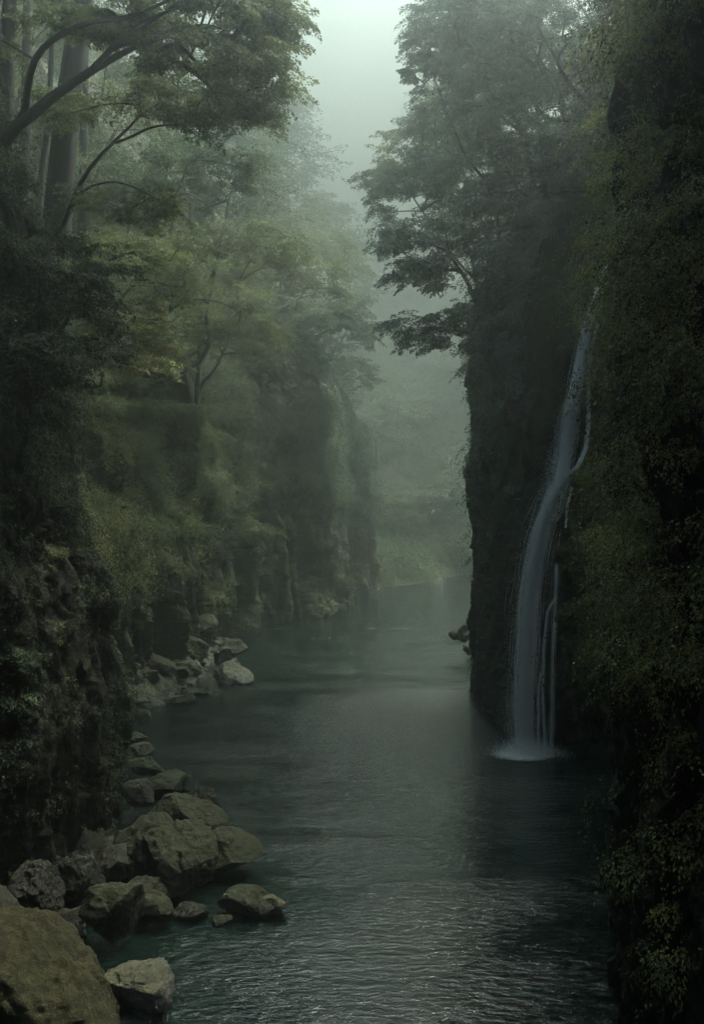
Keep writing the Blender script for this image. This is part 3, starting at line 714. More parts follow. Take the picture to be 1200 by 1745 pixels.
# distant trees on the far hills: shared meshes, hazy, in the river bend
def far_tree(px, D, h, w, mat, label, seed, source=None):
    X = (px - 600) / F * D
    z = ground(X, D) - .5
    if source is None:
        g = np.random.default_rng(seed)
        base = np.array([X, D, z]); C = base + [0, 0, h * .42]
        pads, outs = [], []
        for k in range(34):
            v = g.normal(size=3); v /= np.linalg.norm(v); v[2] = abs(v[2]) * 1.1 - .35
            pads.append(C + v * np.array([w * 1.15, w * 1.15, h * .42]) * g.uniform(.5, 1) ** .6); outs.append(v)
        tr = [(*base, .35), (*(base + [0.3, 0, h * .3]), .28), (*C, .18), (*(C + [0, 0, h * .25]), .08)]
        return tree('distant_tree', base, [tr], pads, outs, mat, label, leaf=.34, pad_r=w * .42, n_leaf=230, r_base=.35, seed=seed, group='distant trees on the far hills')
    e = source.copy(); col.objects.link(e); e.location = (X, D, z); e['label'] = label
    g = random.Random(seed); e.rotation_euler = (0, 0, g.uniform(0, 6.28)); s = g.uniform(.85, 1.2); e.scale = (s, s, s)
    for ch in source.children:
        c = ch.copy(); col.objects.link(c); c.parent = e
    return e
src = [far_tree(700, 150, 12, 5.0, 'green', 'distant round tree above the grassy far bank', 61), far_tree(655, 142, 9, 4.5, 'olive', 'distant low spreading tree at the left end of the far bank', 62),
       far_tree(770, 168, 14, 5.5, 'green', 'distant taller tree beside the right cliff edge', 63)]
FL = [(735, 158, 'distant tree between the round tree and the taller tree'), (790, 150, 'distant low tree touching the outline of the right cliff'),
      (640, 165, 'distant tree just right of the furthest rock nose'), (680, 185, 'distant tree a row above the round tree'),
      (740, 195, 'distant tree in the second row at the centre of the bend'), (790, 200, 'distant tree in the second row by the right cliff'),
      (630, 205, 'pale tree high on the far hillside at its left'), (665, 225, 'pale tree high at the centre of the far hillside'),
      (705, 245, 'ghostly tree near the top of the far hillside'), (755, 235, 'ghostly tree under the overhanging maple limbs'),
      (610, 235, 'ghostly tree where the left slope ends in mist'), (650, 270, 'faintest tree on the far skyline left of the pale right tree')]
for i, (px, D, lb) in enumerate(FL):
    far_tree(px, D, 12, 5, 'green', lb, 80 + i, src[i % 3])
print('tree leaves', NT[0])

# ------------------------------------------------------------------ undergrowth on cliffs, slopes and banks
def scatter(name, V, Fq, label, mat, n_clumps, wfun, pad_r, leaf, n_leaf, droop=.6, seed=0, push=.15, flat=.35, kind='stuff', cat='undergrowth', sprays=6, ext=None):
    g = np.random.default_rng(seed + 900)
    A = V[Fq]; c = A.mean(1)
    nrm = np.cross(A[:, 2] - A[:, 0], A[:, 3] - A[:, 1]); ar = np.linalg.norm(nrm, axis=1) * .5
    nrm = nrm / (2 * ar[:, None] + 1e-9)
    D = np.maximum(c[:, 1], .1); px = 600 + c[:, 0] / D * F; py = HZ - (c[:, 2] - HC) / D * F
    vis = (c[:, 1] > 8) & (px > -220) & (px < 1420) & (py > -260) & (py < 1850)
    w = ar * np.clip(np.nan_to_num(wfun(c, nrm, px, py)), 0, 5) * vis
    if ext is not None: w = w * (.05 + ext)
    if w.sum() <= 0: return
    ix = g.choice(len(c), n_clumps, p=w / w.sum())
    Cs, Ns, As, Ls = [], [], [], []
    for i in ix:
        o = nrm[i].copy()
        if o @ (np.array([0, 0, HC]) - c[i]) < 0 and o[2] < 0: o = -o
        r = pad_r(c[i]) * g.uniform(.6, 1.4); lf = leaf(c[i])
        a, b, d = spray_leaves(c[i] + o * (push * r + .03) + g.normal(0, .08, 3), o + np.array([0, -.15, .0]), r, n_leaf, lf, g=g, droop=droop, flat=flat, sprays=sprays, fan=.8)
        Cs.append(a); Ns.append(b); As.append(d); Ls.append(np.full(len(a), lf))
    C = np.concatenate(Cs); L = np.concatenate(Ls) * g.uniform(.6, 1.35, len(C))
    Vv, Ff = leaves_mesh(C, np.concatenate(Ns), np.concatenate(As), L, L * g.uniform(.4, .65, len(C)))
    o = link(name, mesh_np(name, Vv, Ff, M[mat], smooth=False)); tag(o, label, cat, kind=kind)
    NT[0] += len(C)

def nmask(c, f, th, sd=0.): return sstep(th - .15, th + .15, fbm(c * f + sd, 3))
lf_far = lambda c: max(.07, .0021 * c[1])
# left mid wall, mossy hanging cover
scatter('cliff_moss', clV, clF, 'yellow green moss and ferns hanging in lumps on the left columned wall', 'moss', 5200,
        lambda c, n, px, py: ((c[:, 1] > 31) & (c[:, 1] < 76) & (c[:, 2] < 18)) * (sstep(1.5, 11, c[:, 2]) + .05) * (.06 + nmask(c, .35, .05, 3)) * (.35 + (n[:, 0] > .1)) * (sstep(70, 56, c[:, 1]) * .85 + .15 * sstep(8, 13, c[:, 2])) * np.where(c[:, 1] > 50, .04 + sstep(6, 12, c[:, 2]), .3 + .7 * sstep(2, 7, c[:, 2])),
        lambda c: .42 + .010 * c[1], lf_far, 110, seed=1, droop=.9, ext=clE)
scatter('cliff_shrubs', clV, clF, 'olive shrubs bulging from the upper ledges of the left columned wall', 'olive', 520,
        lambda c, n, px, py: ((c[:, 1] > 31) & (c[:, 1] < 84) & (c[:, 2] < 21)) * (sstep(5, 15, c[:, 2]) + .01) * nmask(c, .22, .1, 13) * (.2 + (n[:, 0] > .3)),
        lambda c: 1.25, lf_far, 520, seed=31, droop=.55, push=.35, sprays=12, ext=clE)
scatter('hanging_ferns', clV, clF, 'hazy green creepers trailing down the far part of the left wall', 'green', 4200,
        lambda c, n, px, py: ((c[:, 1] > 66) & (c[:, 1] < 132) & (c[:, 2] < 22)) * (sstep(8, 19, c[:, 2]) + .015) * (.1 + nmask(c, .3, .0, 5)),
        lambda c: 1.25, lf_far, 130, seed=2, droop=1.0, push=.3, ext=clE)
scatter('undergrowth', clV, clF, 'olive undergrowth covering the wooded left slope', 'olive', 3600,
        lambda c, n, px, py: ((c[:, 1] > 24) & (c[:, 2] > 12.5) & (c[:, 1] < 72)) * sstep(12.5, 15, c[:, 2]) * np.minimum(1, (35 / c[:, 1]) ** 2) * (px < 640),
        lambda c: .45 + .010 * c[1], lf_far, 115, seed=3, droop=.7)
scatter('undergrowth', clV, clF, 'pale hazy undergrowth covering the distant left slope', 'green', 2800,
        lambda c, n, px, py: ((c[:, 1] > 66) & (c[:, 2] > 15) & (c[:, 1] < 140)) * (1 + 2 * (c[:, 2] < 30)) * (px < 680) * (py > -60),
        lambda c: 1.7, lambda c: .0024 * c[1], 110, seed=4, droop=.6)
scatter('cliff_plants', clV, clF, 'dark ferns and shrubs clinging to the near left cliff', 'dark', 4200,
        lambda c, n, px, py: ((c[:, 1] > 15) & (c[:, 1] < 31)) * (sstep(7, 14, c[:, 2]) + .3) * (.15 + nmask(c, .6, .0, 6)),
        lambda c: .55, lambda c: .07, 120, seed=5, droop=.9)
scatter('cliff_moss', clV, clF, 'thin dull moss patches on the upper edge of the near left cliff', 'moss', 260,
        lambda c, n, px, py: ((c[:, 1] > 26) & (c[:, 1] < 30.5) & (px > 60)) * (sstep(8.2, 9.5, c[:, 2]) + .05) * sstep(13, 11, c[:, 2]) * (.02 + nmask(c, 1.1, .1, 8)),
        lambda c: .26, lambda c: .045, 110, seed=6, droop=.9)
# right
scatter('hanging_foliage', crV, crF, 'olive foliage cascading down the near right cliff', 'ivy', 2300,
        lambda c, n, px, py: ((c[:, 1] > 12) & (c[:, 1] < 27)) * (sstep(4.0, 9, c[:, 2]) + .03) * (.03 + nmask(c, .8, .08, 2)) * sstep(1055, 1080, px) * (py > -80) * (px < 1260),
        lambda c: .72, lambda c: .055, 330, seed=7, droop=.95, push=.5, sprays=8, ext=crE, flat=.2)
scatter('undergrowth', crV, crF, 'shaded undergrowth on the steep right slope', 'teal', 4200,
        lambda c, n, px, py: ((c[:, 1] > 18) & (c[:, 1] < 62) & (c[:, 2] > 15.5)) * np.minimum(1, (30 / c[:, 1]) ** 1.2) * sstep(15.5, 17, c[:, 2]) * ~((c[:, 1] > 33) & (c[:, 1] < 40.6) & (c[:, 0] < 14) & (c[:, 2] < 22.0)),
        lambda c: .75, lf_far, 115, seed=8, droop=.8)
scatter('cliff_plants', crV, crF, 'deep green creepers on the rim of the right cliff left of the waterfall', 'teal', 2600,
        lambda c, n, px, py: ((c[:, 1] > 40.8) & (c[:, 1] < 56)) * (sstep(8, 17, c[:, 2]) + .012) * (.1 + nmask(c, .5, .0, 7)),
        lambda c: .6, lf_far, 110, seed=9, droop=1.0)
scatter('undergrowth', crV, crF, 'pale undergrowth on the right slope beyond the cliff corner', 'green', 900,
        lambda c, n, px, py: ((c[:, 1] > 54) & (c[:, 1] < 130) & (c[:, 2] > 5)) * 1.0,
        lambda c: 1.3, lf_far, 110, seed=10, droop=.7)
scatter('forest_canopy', hlV, hlF, 'continuous misty tree canopy covering the far hills', 'green', 1300,
        lambda c, n, px, py: (c[:, 1] < 440) * (px > 380) * (px < 900) * (c[:, 2] > 1) * (150 / c[:, 1]) ** 1.7,
        lambda c: 3.0 + .012 * c[1], lambda c: .0028 * c[1], 420, seed=11, droop=.5, cat='forest', flat=.5, push=.3, sprays=12)
scatter('bank_grass', fbV, fbF, 'yellow green grass and ferns covering the far bank', 'olive', 1500,
        lambda c, n, px, py: (c[:, 2] > .5) * (c[:, 1] < 165) * 1.0, lambda c: 1.1, lambda c: .22, 130, seed=12, droop=.5, cat='grass')
scatter('bank_moss', lbV, lbF, 'low moss cushions on the mossy shelf under the left columned wall', 'moss', 1500,
        lambda c, n, px, py: (c[:, 2] > .25) * (c[:, 1] > 39) * (c[:, 1] < 72) * (.1 + nmask(c, .7, .0, 4)), lambda c: .32, lambda c: .085, 80, seed=13, droop=.35, cat='moss', push=.0)
# single ferns on the dark near left cliff
for k, (px, py, D, lb) in enumerate([(25, 1115, 22.5, 'upper dark fern on the near left cliff'), (20, 1185, 22, 'lower dark fern on the near left cliff'), (10, 735, 24, 'long pale fern sprig hanging at the left edge'), (75, 690, 26.5, 'pale fern sprig drooping across the dark near cliff')]):
    c = at(px, py, D); g = np.random.default_rng(700 + k)
    hit = bvh.ray_cast(Vector((0, 0, HC)), Vector(c - np.array([0, 0, HC])).normalized())
    if hit[0] is not None: c = np.array(hit[0]) + np.array(hit[1]) * .06
    a, b, d = spray_leaves(np.zeros(3), np.array([.9, -.3, 0]), .85, 900, .05, g=g, droop=.55, sprays=9, fan=.6)
    L = .055 * g.uniform(.6, 1.4, len(a)); V_, F_ = leaves_mesh(a, b, d, L, L * .45)
    o = link('fern', mesh_np('fern', V_, F_, M['green'], smooth=False), loc=c); tag(o, lb, 'fern', group='ferns on the near left cliff')
print('all leaves', NT[0])

# added leaf roof above and behind the view, blocks skylight over the near gorge
g = np.random.default_rng(990)
Cs, Ns, As = [], [], []
for k in range(1900):
    y = g.uniform(-60, 15); x = g.normal(-6, 10)
    z = 27 + abs(x) * .35 + g.normal(0, 1.6) + max(0, y - 5) * .12
    a, b, d = spray_leaves(np.array([x, y, z]), np.array([-np.sign(x), .2, 0]), 2.2, 110, .5, g=g, droop=.4, sprays=7)
    Cs.append(a); Ns.append(b); As.append(d)
C = np.concatenate(Cs); L = .42 * g.uniform(.7, 1.3, len(C))
Vv, Ff = leaves_mesh(C, np.concatenate(Ns), np.concatenate(As), L, L * .6)
tag(link('forest_canopy', mesh_np('forest_canopy', Vv, Ff, M['dark'], smooth=False)), 'added unseen leaf roof shading the near end of the gorge', 'forest', kind='stuff')

# ------------------------------------------------------------------ boulders
import bmesh
def ico(sub):
    bm = bmesh.new(); bmesh.ops.create_icosphere(bm, subdivisions=sub, radius=1.0)
    v = np.array([x.co[:] for x in bm.verts]); bm.verts.index_update()
    f = np.array([[x.index for x in q.verts] for q in bm.faces]); bm.free(); return v, f
ICO = {4: ico(5), 5: ico(6)}
def boulder(x0, y0, x1, y1, D, mat, label, seed, depth=.9, yaw=None, sub=4, group='boulders along the left bank', cuts=9, tilt=.18, hz=None, angular=.6):
    g = np.random.default_rng(seed)
    v, f = ICO[sub]; v = v.copy()
    for k in range(cuts):
        n = g.normal(size=3); n /= np.linalg.norm(n); d = g.uniform(.42, .82)
        e = v @ n - d
        v -= np.where(e > 0, e * (.68 + .30 * angular), 0)[:, None] * n
    v /= np.abs(v).max(0)
    w = (x1 - x0) / F * D; ap = (y1 - y0) / F * D
    h = hz or ap * .86
    v = v * np.array([w / 2, w / 2 * depth, h / 2])
    s = min(w, h) * .5
    nn = v / (np.linalg.norm(v, axis=1)[:, None] + 1e-9)
    disp = (fbm(v / s * .9 + seed, 4) * .13 + cells(v / s * 1.3 + seed, 3) * .05 + ridged(v / s * 2.2 + seed, 3) * .04 + fbm(v / s * 6 + seed, 4) * .028 + cells(v / s * 5 + seed, 9) * .012) * s
    v = v + nn * disp[:, None]
    yaw = g.uniform(-.35, .35) if yaw is None else yaw
    c, s_ = math.cos(yaw), math.sin(yaw)
    t = tilt * g.uniform(-1, 1)
    ct, st = math.cos(t), math.sin(t)
    v = v @ np.array([[ct, 0, -st], [0, 1, 0], [st, 0, ct]])
    v = v @ np.array([[c, s_, 0], [-s_, c, 0], [0, 0, 1]])
    o = link('boulder', mesh_np('boulder', v, f, M[mat]), loc=at((x0 + x1) / 2, (y0 + y1) / 2, D))
    tag(o, label, 'boulder', group); return o
BL = [ # x0,y0,x1,y1,D,mat,label,tilt-ish
 (-150, 1560, 208, 1850, 16.6, 'boulder_moss', 'huge boulder with yellow moss in the bottom left corner', dict(sub=5, angular=.35, yaw=-.2, cuts=7)),
 (-70, 1500, 36, 1620, 19.2, 'boulder_dark', 'dark rounded boulder at the left edge above the huge mossy one', {}),
 (158, 1633, 298, 1730, 18.2, 'boulder_grey', 'bare grey angular boulder alone in the water in the foreground', dict(sub=5, angular=1, cuts=12)),
 (135, 1496, 240, 1606, 20.6, 'boulder', 'upright rounded boulder above the bare grey angular one', dict(sub=5)),
 (60, 1540, 160, 1620, 21.0, 'boulder_dark', 'low dark rock left of the upright rounded boulder', {}),
 (222, 1520, 312, 1575, 21.8, 'boulder', 'flat low rock right of the upright rounded boulder', {}),
 (215, 1492, 292, 1535, 22.6, 'boulder_dark', 'small dark rock wedged above the flat low rock', {}),
 (292, 1528, 356, 1572, 22.2, 'boulder_dark', 'small rounded rock between the flat low rock and the pointed boulder', {}),
 (372, 1507, 458, 1574, 22.4, 'boulder', 'pointed boulder standing in the water with its grey face', dict(angular=1)),
 (425, 1520, 494, 1562, 22.3, 'boulder_grey', 'pale wedge of rock at the outermost tip of the near bank', dict(angular=1, cuts=12)),
 (356, 1560, 398, 1574, 21.8, 'boulder_grey', 'tiny pale stone awash beside the pointed boulder', {}),
 (190, 1372, 300, 1530, 24.6, 'boulder', 'large mossy boulder leaning against the near left cliff', dict(sub=5, angular=.5)),
 (245, 1394, 384, 1535, 23.9, 'boulder', 'largest slab boulder sloping down to the right on the near bank', dict(sub=5, angular=.6, yaw=.3)),
 (330, 1412, 448, 1492, 25.0, 'boulder', 'blocky boulder with a flat top beside the largest slab', dict(sub=5, angular=.9)),
 (256, 1352, 388, 1432, 27.0, 'boulder', 'long flat boulder behind the largest slab', dict(sub=5, angular=.6, yaw=.25)),
 (248, 1313, 338, 1370, 30.0, 'boulder', 'smooth boulder behind the long flat one', {}),
 (212, 1318, 264, 1382, 29.0, 'boulder_dark', 'dark boulder squeezed against the foot of the near left cliff', {}),
 (318, 1335, 374, 1392, 28.8, 'boulder_dark', 'low dark rock in the water beside the smooth boulder', {}),
 (210, 1286, 288, 1330, 32.5, 'boulder', 'third rock from the back in the row behind the near cliff edge', {}),
 (215, 1264, 264, 1294, 35.5, 'boulder', 'second rock from the back in the row behind the near cliff edge', {}),
 (215, 1246, 250, 1272, 38.0, 'boulder', 'rearmost small rock in the row behind the near cliff edge', {}),
 (150, 1440, 238, 1505, 24.0, 'boulder_dark', 'low mossy rock between the near cliff and the upright rounded boulder', {}),
 (85, 1420, 172, 1570, 22.6, 'boulder_dark', 'tall dark boulder merging into the foot of the near cliff', dict(sub=5)),
 (20, 1440, 110, 1590, 21.5, 'boulder_dark', 'dark rock mass at the foot of the near cliff by the left edge', dict(sub=5)),
 # the heap under the columned wall
 (306, 1081, 356, 1132, 57.5, 'boulder', 'egg shaped boulder in the middle of the mossy heap', dict(angular=.3)),
 (352, 1126, 432, 1192, 53.0, 'boulder_grey', 'pale slab pointing into the water at the tip of the mossy heap', dict(angular=1)),
 (312, 1152, 380, 1212, 50.0, 'boulder', 'square boulder with a dark face at the waterline of the mossy heap', dict(angular=.9)),
 (262, 1178, 330, 1212, 47.5, 'boulder', 'flat pale slab at the waterline left of the square boulder', {}),
 (225, 1188, 285, 1222, 46.5, 'boulder_dark', 'dark rock beside the flat pale slab', {}),
 (226, 1206, 262, 1236, 44.0, 'boulder', 'small rock closest to the near cliff edge at the heap', {}),
 (378, 1086, 426, 1124, 62.0, 'boulder', 'low rock furthest out behind the pale pointed slab', {}),
 (364, 1100, 394, 1138, 58.5, 'boulder_dark', 'dark notch stone between the egg shaped boulder and the water', {}),
 (272, 1064, 314, 1106, 59.0, 'boulder', 'rounded rock left of the egg shaped boulder', {}),
 (228, 1040, 290, 1100, 57.0, 'boulder', 'broad mossy rock at the top left of the heap', dict(angular=.4)),
 (236, 1110, 306, 1165, 52.0, 'boulder', 'wide mossy rock at the left of the heap', dict(angular=.4)),
 (296, 1118, 346, 1160, 53.5, 'boulder', 'mossy rock under the egg shaped boulder', dict(angular=.4)),
 (320, 1045, 372, 1088, 63.0, 'boulder', 'mossy rock at the foot of the columns', dict(angular=.4)),
]
for i, (x0, y0, x1, y1, D, mat, lb, kw) in enumerate(BL):
    boulder(x0, y0, x1, y1, D, mat, lb, 300 + i, **kw)
gq = np.random.default_rng(4242)
for i in range(46):
    D = gq.uniform(43, 68); xe = np.interp(D, [42, 46, 50, 54, 58, 63, 68], [-11.0, -10.0, -8.3, -7.2, -7.9, -8.0, -8.4])
    x = xe - gq.uniform(-.1, 4.5); z = max(.05, float(h_left(np.array([x]), np.array([D]))[0])); px, py = 600 + x / D * F, HZ - (z - HC) / D * F
    w = gq.uniform(14, 46) * 50 / D
    boulder(px - w / 2, py - w * .42, px + w / 2, py + w * .25, D, ['boulder', 'boulder_dark'][i % 2], 'small broken stone in the mossy heap under the columned wall', 500 + i, sub=4, angular=.9, tilt=.4, group='rubble stones of the mossy heap')
for i, (x0, y0, x1, y1, D, lb) in enumerate([(778, 1062, 822, 1104, 60, 'largest rock at the foot of the right cliff corner'), (764, 1072, 796, 1092, 61, 'outermost flat rock at the right cliff corner'),
        (796, 1048, 830, 1080, 62, 'rearmost rock beside the right cliff corner'), (790, 1094, 824, 1118, 57, 'nearest dark rock at the right cliff corner')]):
    boulder(x0, y0, x1, y1, D, 'boulder' if i != 3 else 'boulder_dark', lb, 360 + i, group='rocks at the right cliff corner')
for i, (x0, y0, x1, y1, D, lb) in enumerate([(560, 1016, 590, 1036, 104, 'rock at the foot of the far left wall'), (590, 1008, 622, 1026, 112, 'flat rock right of the one at the far wall foot'),
        (618, 998, 648, 1014, 120, 'rock at the foot of the furthest rock nose'), (640, 986, 668, 1002, 126, 'rounded pale rock at the start of the far bank'), (664, 987, 692, 1000, 127, 'last low rock along the far bank'),
        (545, 1028, 566, 1040, 96, 'small stone touching the far left wall')]):
    boulder(x0, y0, x1, y1, D, 'boulder', lb, 380 + i, group='rocks at the far bank')

# ------------------------------------------------------------------ waterfall
def wf_mat(name, colr, trans):
    m, nt, nd, lk = newmat(name)
    out = nd.new('ShaderNodeOutputMaterial'); p = N(nd, 'ShaderNodeBsdfPrincipled', Roughness=.5)
    p.inputs['Base Color'].default_value = (*colr, 1)
    t = nd.new('ShaderNodeBsdfTranslucent'); t.inputs['Color'].default_value = (*colr, 1)
    ms = nd.new('ShaderNodeMixShader'); ms.inputs[0].default_value = trans
    lk.new(p.outputs[0], ms.inputs[1]); lk.new(t.outputs[0], ms.inputs[2]); lk.new(ms.outputs[0], out.inputs['Surface'])
    return m
M['fall'] = wf_mat('falling_water', (.92, .96, .94), .12)
wf = empty('waterfall', at(905, 1270, 38.0)); tag(wf, 'tall thin waterfall veiling down the dark right cliff into the river', 'waterfall')
wl = np.array(wf.location)
def strand_sheet(name, path, n, seed, r=.0050, jit=1.0, parts=3):
    """path rows: px, py, D, half width (px)"""
    g = np.random.default_rng(seed)
    base = np.array([at(a, b, d) for a, b, d, w in path]); hw = np.array([.78 * w * d / F for a, b, d, w in path])
    tt = np.concatenate([[0], np.cumsum(np.linalg.norm(np.diff(base, axis=0), axis=1))]); tt /= tt[-1]
    Ps, Rs = [], []; cl = np.concatenate([g.normal(-.2, .22, 12), g.normal(0, .5, 9)])
    for k in range(n):
        q = cl[g.integers(0, len(cl))] + g.normal(0, .07) if g.random() < .86 else g.normal(0, .5)
        a = g.uniform(-.1, .97); b = a + g.uniform(.05, .22); a = max(a, 0); b = min(b, 1.0)
        t = np.linspace(a, b, 7)
        c = np.stack([np.interp(t, tt, base[:, i]) for i in range(3)], 1); w = np.interp(t, tt, hw)
        wob = .05 * np.sin(t * g.uniform(10, 30) + g.uniform(0, 6))
        c[:, 0] += (q + wob) * w; c[:, 1] += g.normal(0, .10) + g.uniform(-.5, .5) * w * .5
        Ps.append(c - wl); Rs.append(r * g.uniform(.5, 1.4) * np.sin(np.linspace(.12, np.pi - .12, 7)))
    V_, F_ = tube_chain(Ps, Rs, 3)
    link(name, mesh_np(name, V_, F_, M['fall']), wf)
strand_sheet('upper_cascade', [(1034, 452, 38.2, 6), (1024, 484, 37.8, 8), (1012, 520, 37.6, 9), (1002, 560, 37.5, 12), (992, 610, 37.5, 15), (978, 690, 37.5, 18), (968, 760, 37.8, 20), (955, 830, 37.7, 22), (935, 890, 37.7, 20)], 9500, 1, r=.0062)
strand_sheet('lower_cascade', [(972, 800, 37.6, 16), (948, 840, 37.6, 20), (928, 890, 37.6, 24), (914, 950, 37.6, 27), (905, 1020, 37.6, 29), (899, 1120, 37.6, 30), (897, 1200, 37.6, 31), (898, 1272, 37.6, 28)], 8000, 2)
strand_sheet('side_stream', [(1028, 470, 38.5, 2), (1022, 540, 38.3, 3), (1010, 590, 38.2, 3), (1003, 640, 38.0, 3), (1004, 720, 37.8, 4), (1000, 765, 37.6, 5), (985, 795, 37.4, 5), (962, 815, 37.4, 5), (940, 850, 37.4, 6), (922, 900, 37.4, 8)], 1500, 3, r=.0035)
strand_sheet('thin_thread', [(976, 828, 37.3, 2), (968, 860, 37.2, 2), (965, 900, 37.2, 3)], 160, 4)
strand_sheet('thin_thread', [(948, 1018, 37.3, 2), (934, 1042, 37.2, 3), (928, 1100, 37.2, 4), (926, 1180, 37.2, 4), (930, 1275, 37.2, 5)], 500, 5, r=.0035)
strand_sheet('thin_thread', [(922, 1145, 37.0, 1.5), (918, 1180, 37.0, 2), (917, 1275, 37.0, 3)], 300, 6)
strand_sheet('thin_thread', [(950, 960, 37.5, 4), (948, 1020, 37.4, 6), (944, 1120, 37.4, 8), (942, 1276, 37.4, 9)], 500, 7, r=.0030)
# spray: fine droplets hanging round the fall and where it lands
g = np.random.default_rng(77)
pts = []
pathm = np.array([at(*q) for q in [(1022, 490, 38), (1000, 560, 38), (975, 690, 37.8), (950, 800, 37.6), (915, 930, 37.5), (900, 1050, 37.4), (895, 1180, 37.4), (895, 1270, 37.4)]])
k = g.uniform(0, 1, 26000) ** .75 * 6.999; i0 = k.astype(int); f = (k - i0)[:, None]
c = pathm[i0] * (1 - f) + pathm[np.minimum(i0 + 1, 7)] * f
sg = .12 + .38 * (k / 7)
c[:, 0] += g.normal(0, 1, len(c)) * sg * .8 - np.abs(g.normal(0, .35, len(c))) * sg * 1.2; c[:, 1] += g.normal(0, .35, len(c)) - .2
b = np.array(at(900, 1268, 37.3)) + g.normal(0, 1, (14000, 3)) * [.6, .45, .0]; b[:, 2] = np.abs(g.normal(0, .35, 14000)) * np.exp(-((b[:, 0] - 7.4) / 1.2) ** 2) + .03
c = np.concatenate([c, b]); c = c[c[:, 2] > .01]
sz = g.uniform(.0015, .0035, len(c))
tet = np.array([[1, 1, 1], [-1, -1, 1], [-1, 1, -1], [1, -1, -1]], float)
V_ = (c - wl)[:, None, :] + tet[None] * (sz[:, None, None] * np.array([1, 1, 7.0]))
idx = np.arange(len(c))[:, None, None] * 4 + np.array([[0, 1, 2], [0, 3, 1], [0, 2, 3], [1, 3, 2]])[None]
o = link('spray', mesh_np('spray', V_.reshape(-1, 3), idx.reshape(-1, 3), M['fall'], smooth=False), wf); o['kind'] = 'stuff'

# ------------------------------------------------------------------ river
m, nt, nd, lk = newmat('river_water')
out = nd.new('ShaderNodeOutputMaterial'); geo = nd.new('ShaderNodeNewGeometry')
def nz_(scale, sx, sy, det, rough=.5, dist=0., rot=0.):
    mp = nd.new('ShaderNodeMapping'); mp.inputs['Scale'].default_value = (sx, sy, 1); mp.inputs['Rotation'].default_value = (0, 0, rot); lk.new(geo.outputs['Position'], mp.inputs['Vector'])
    n = N(nd, 'ShaderNodeTexNoise', Scale=scale, Detail=det, Roughness=rough, Distortion=dist); lk.new(mp.outputs[0], n.inputs['Vector']); return n
def mth(op, a, b_=None, c_=None):
    n = nd.new('ShaderNodeMath'); n.operation = op
    for i, x in enumerate((a, b_, c_)):
        if x is None: continue
        if isinstance(x, (int, float)): n.inputs[i].default_value = x
        else: lk.new(x, n.inputs[i])
    return n.outputs[0]
w1 = nz_(3.8, .6, 1.6, 4.0, .6, .5, .12); w2 = nz_(11.0, .6, 1.5, 2.0, .5, .3, -.1); w3 = nz_(.9, .5, 1.2, 2.0)
patch = nz_(.16, 1.0, 2.2, 3.0, .6, .5)
# a shallow riffle in front of the waterfall pool: rougher water
sxyz = nd.new('ShaderNodeSeparateXYZ'); lk.new(geo.outputs['Position'], sxyz.inputs[0])
dx = mth('DIVIDE', mth('SUBTRACT', sxyz.outputs['X'], 3.2), 6.5); dy = mth('DIVIDE', mth('SUBTRACT', sxyz.outputs['Y'], 43.0), 9.0)
rr = mth('ADD', mth('MULTIPLY', dx, dx), mth('MULTIPLY', dy, dy))
rif = nd.new('ShaderNodeMapRange'); lk.new(mth('ADD', rr, mth('MULTIPLY', mth('SUBTRACT', patch.outputs['Fac'], .5), 2.4)), rif.inputs['Value'])
rif.inputs['From Min'].default_value = 1.1; rif.inputs['From Max'].default_value = .2
calm = nd.new('ShaderNodeMapRange'); lk.new(patch.outputs['Fac'], calm.inputs['Value']); calm.inputs['From Min'].default_value = .38; calm.inputs['From Max'].default_value = .62
calm.inputs['To Min'].default_value = .35; calm.inputs['To Max'].default_value = 1.0
hgt = mth('ADD', mth('MULTIPLY', w1.outputs['Fac'], .075), mth('MULTIPLY', w2.outputs['Fac'], .014))
hgt = mth('ADD', hgt, mth('MULTIPLY', w3.outputs['Fac'], .03))
hgt = mth('MULTIPLY', hgt, calm.outputs[0])
hgt = mth('ADD', hgt, mth('MULTIPLY', mth('MULTIPLY', w2.outputs['Fac'], rif.outputs[0]), .055))
bm_ = nd.new('ShaderNodeBump'); bm_.inputs['Strength'].default_value = 1.0; bm_.inputs['Distance'].default_value = 1.0; lk.new(hgt, bm_.inputs['Height'])
# foam flecks: thin streaks near the rocks
fo = nz_(2.2, .8, 5.0, 4.0, .7, 1.2); fp = nz_(.22, 1., 1., 2.0)
fm = nd.new('ShaderNodeMapRange'); lk.new(fo.outputs['Fac'], fm.inputs['Value']); fm.inputs['From Min'].default_value = .70; fm.inputs['From Max'].default_value = .78
fpm = nd.new('ShaderNodeMapRange'); lk.new(fp.outputs['Fac'], fpm.inputs['Value']); fpm.inputs['From Min'].default_value = .50; fpm.inputs['From Max'].default_value = .6
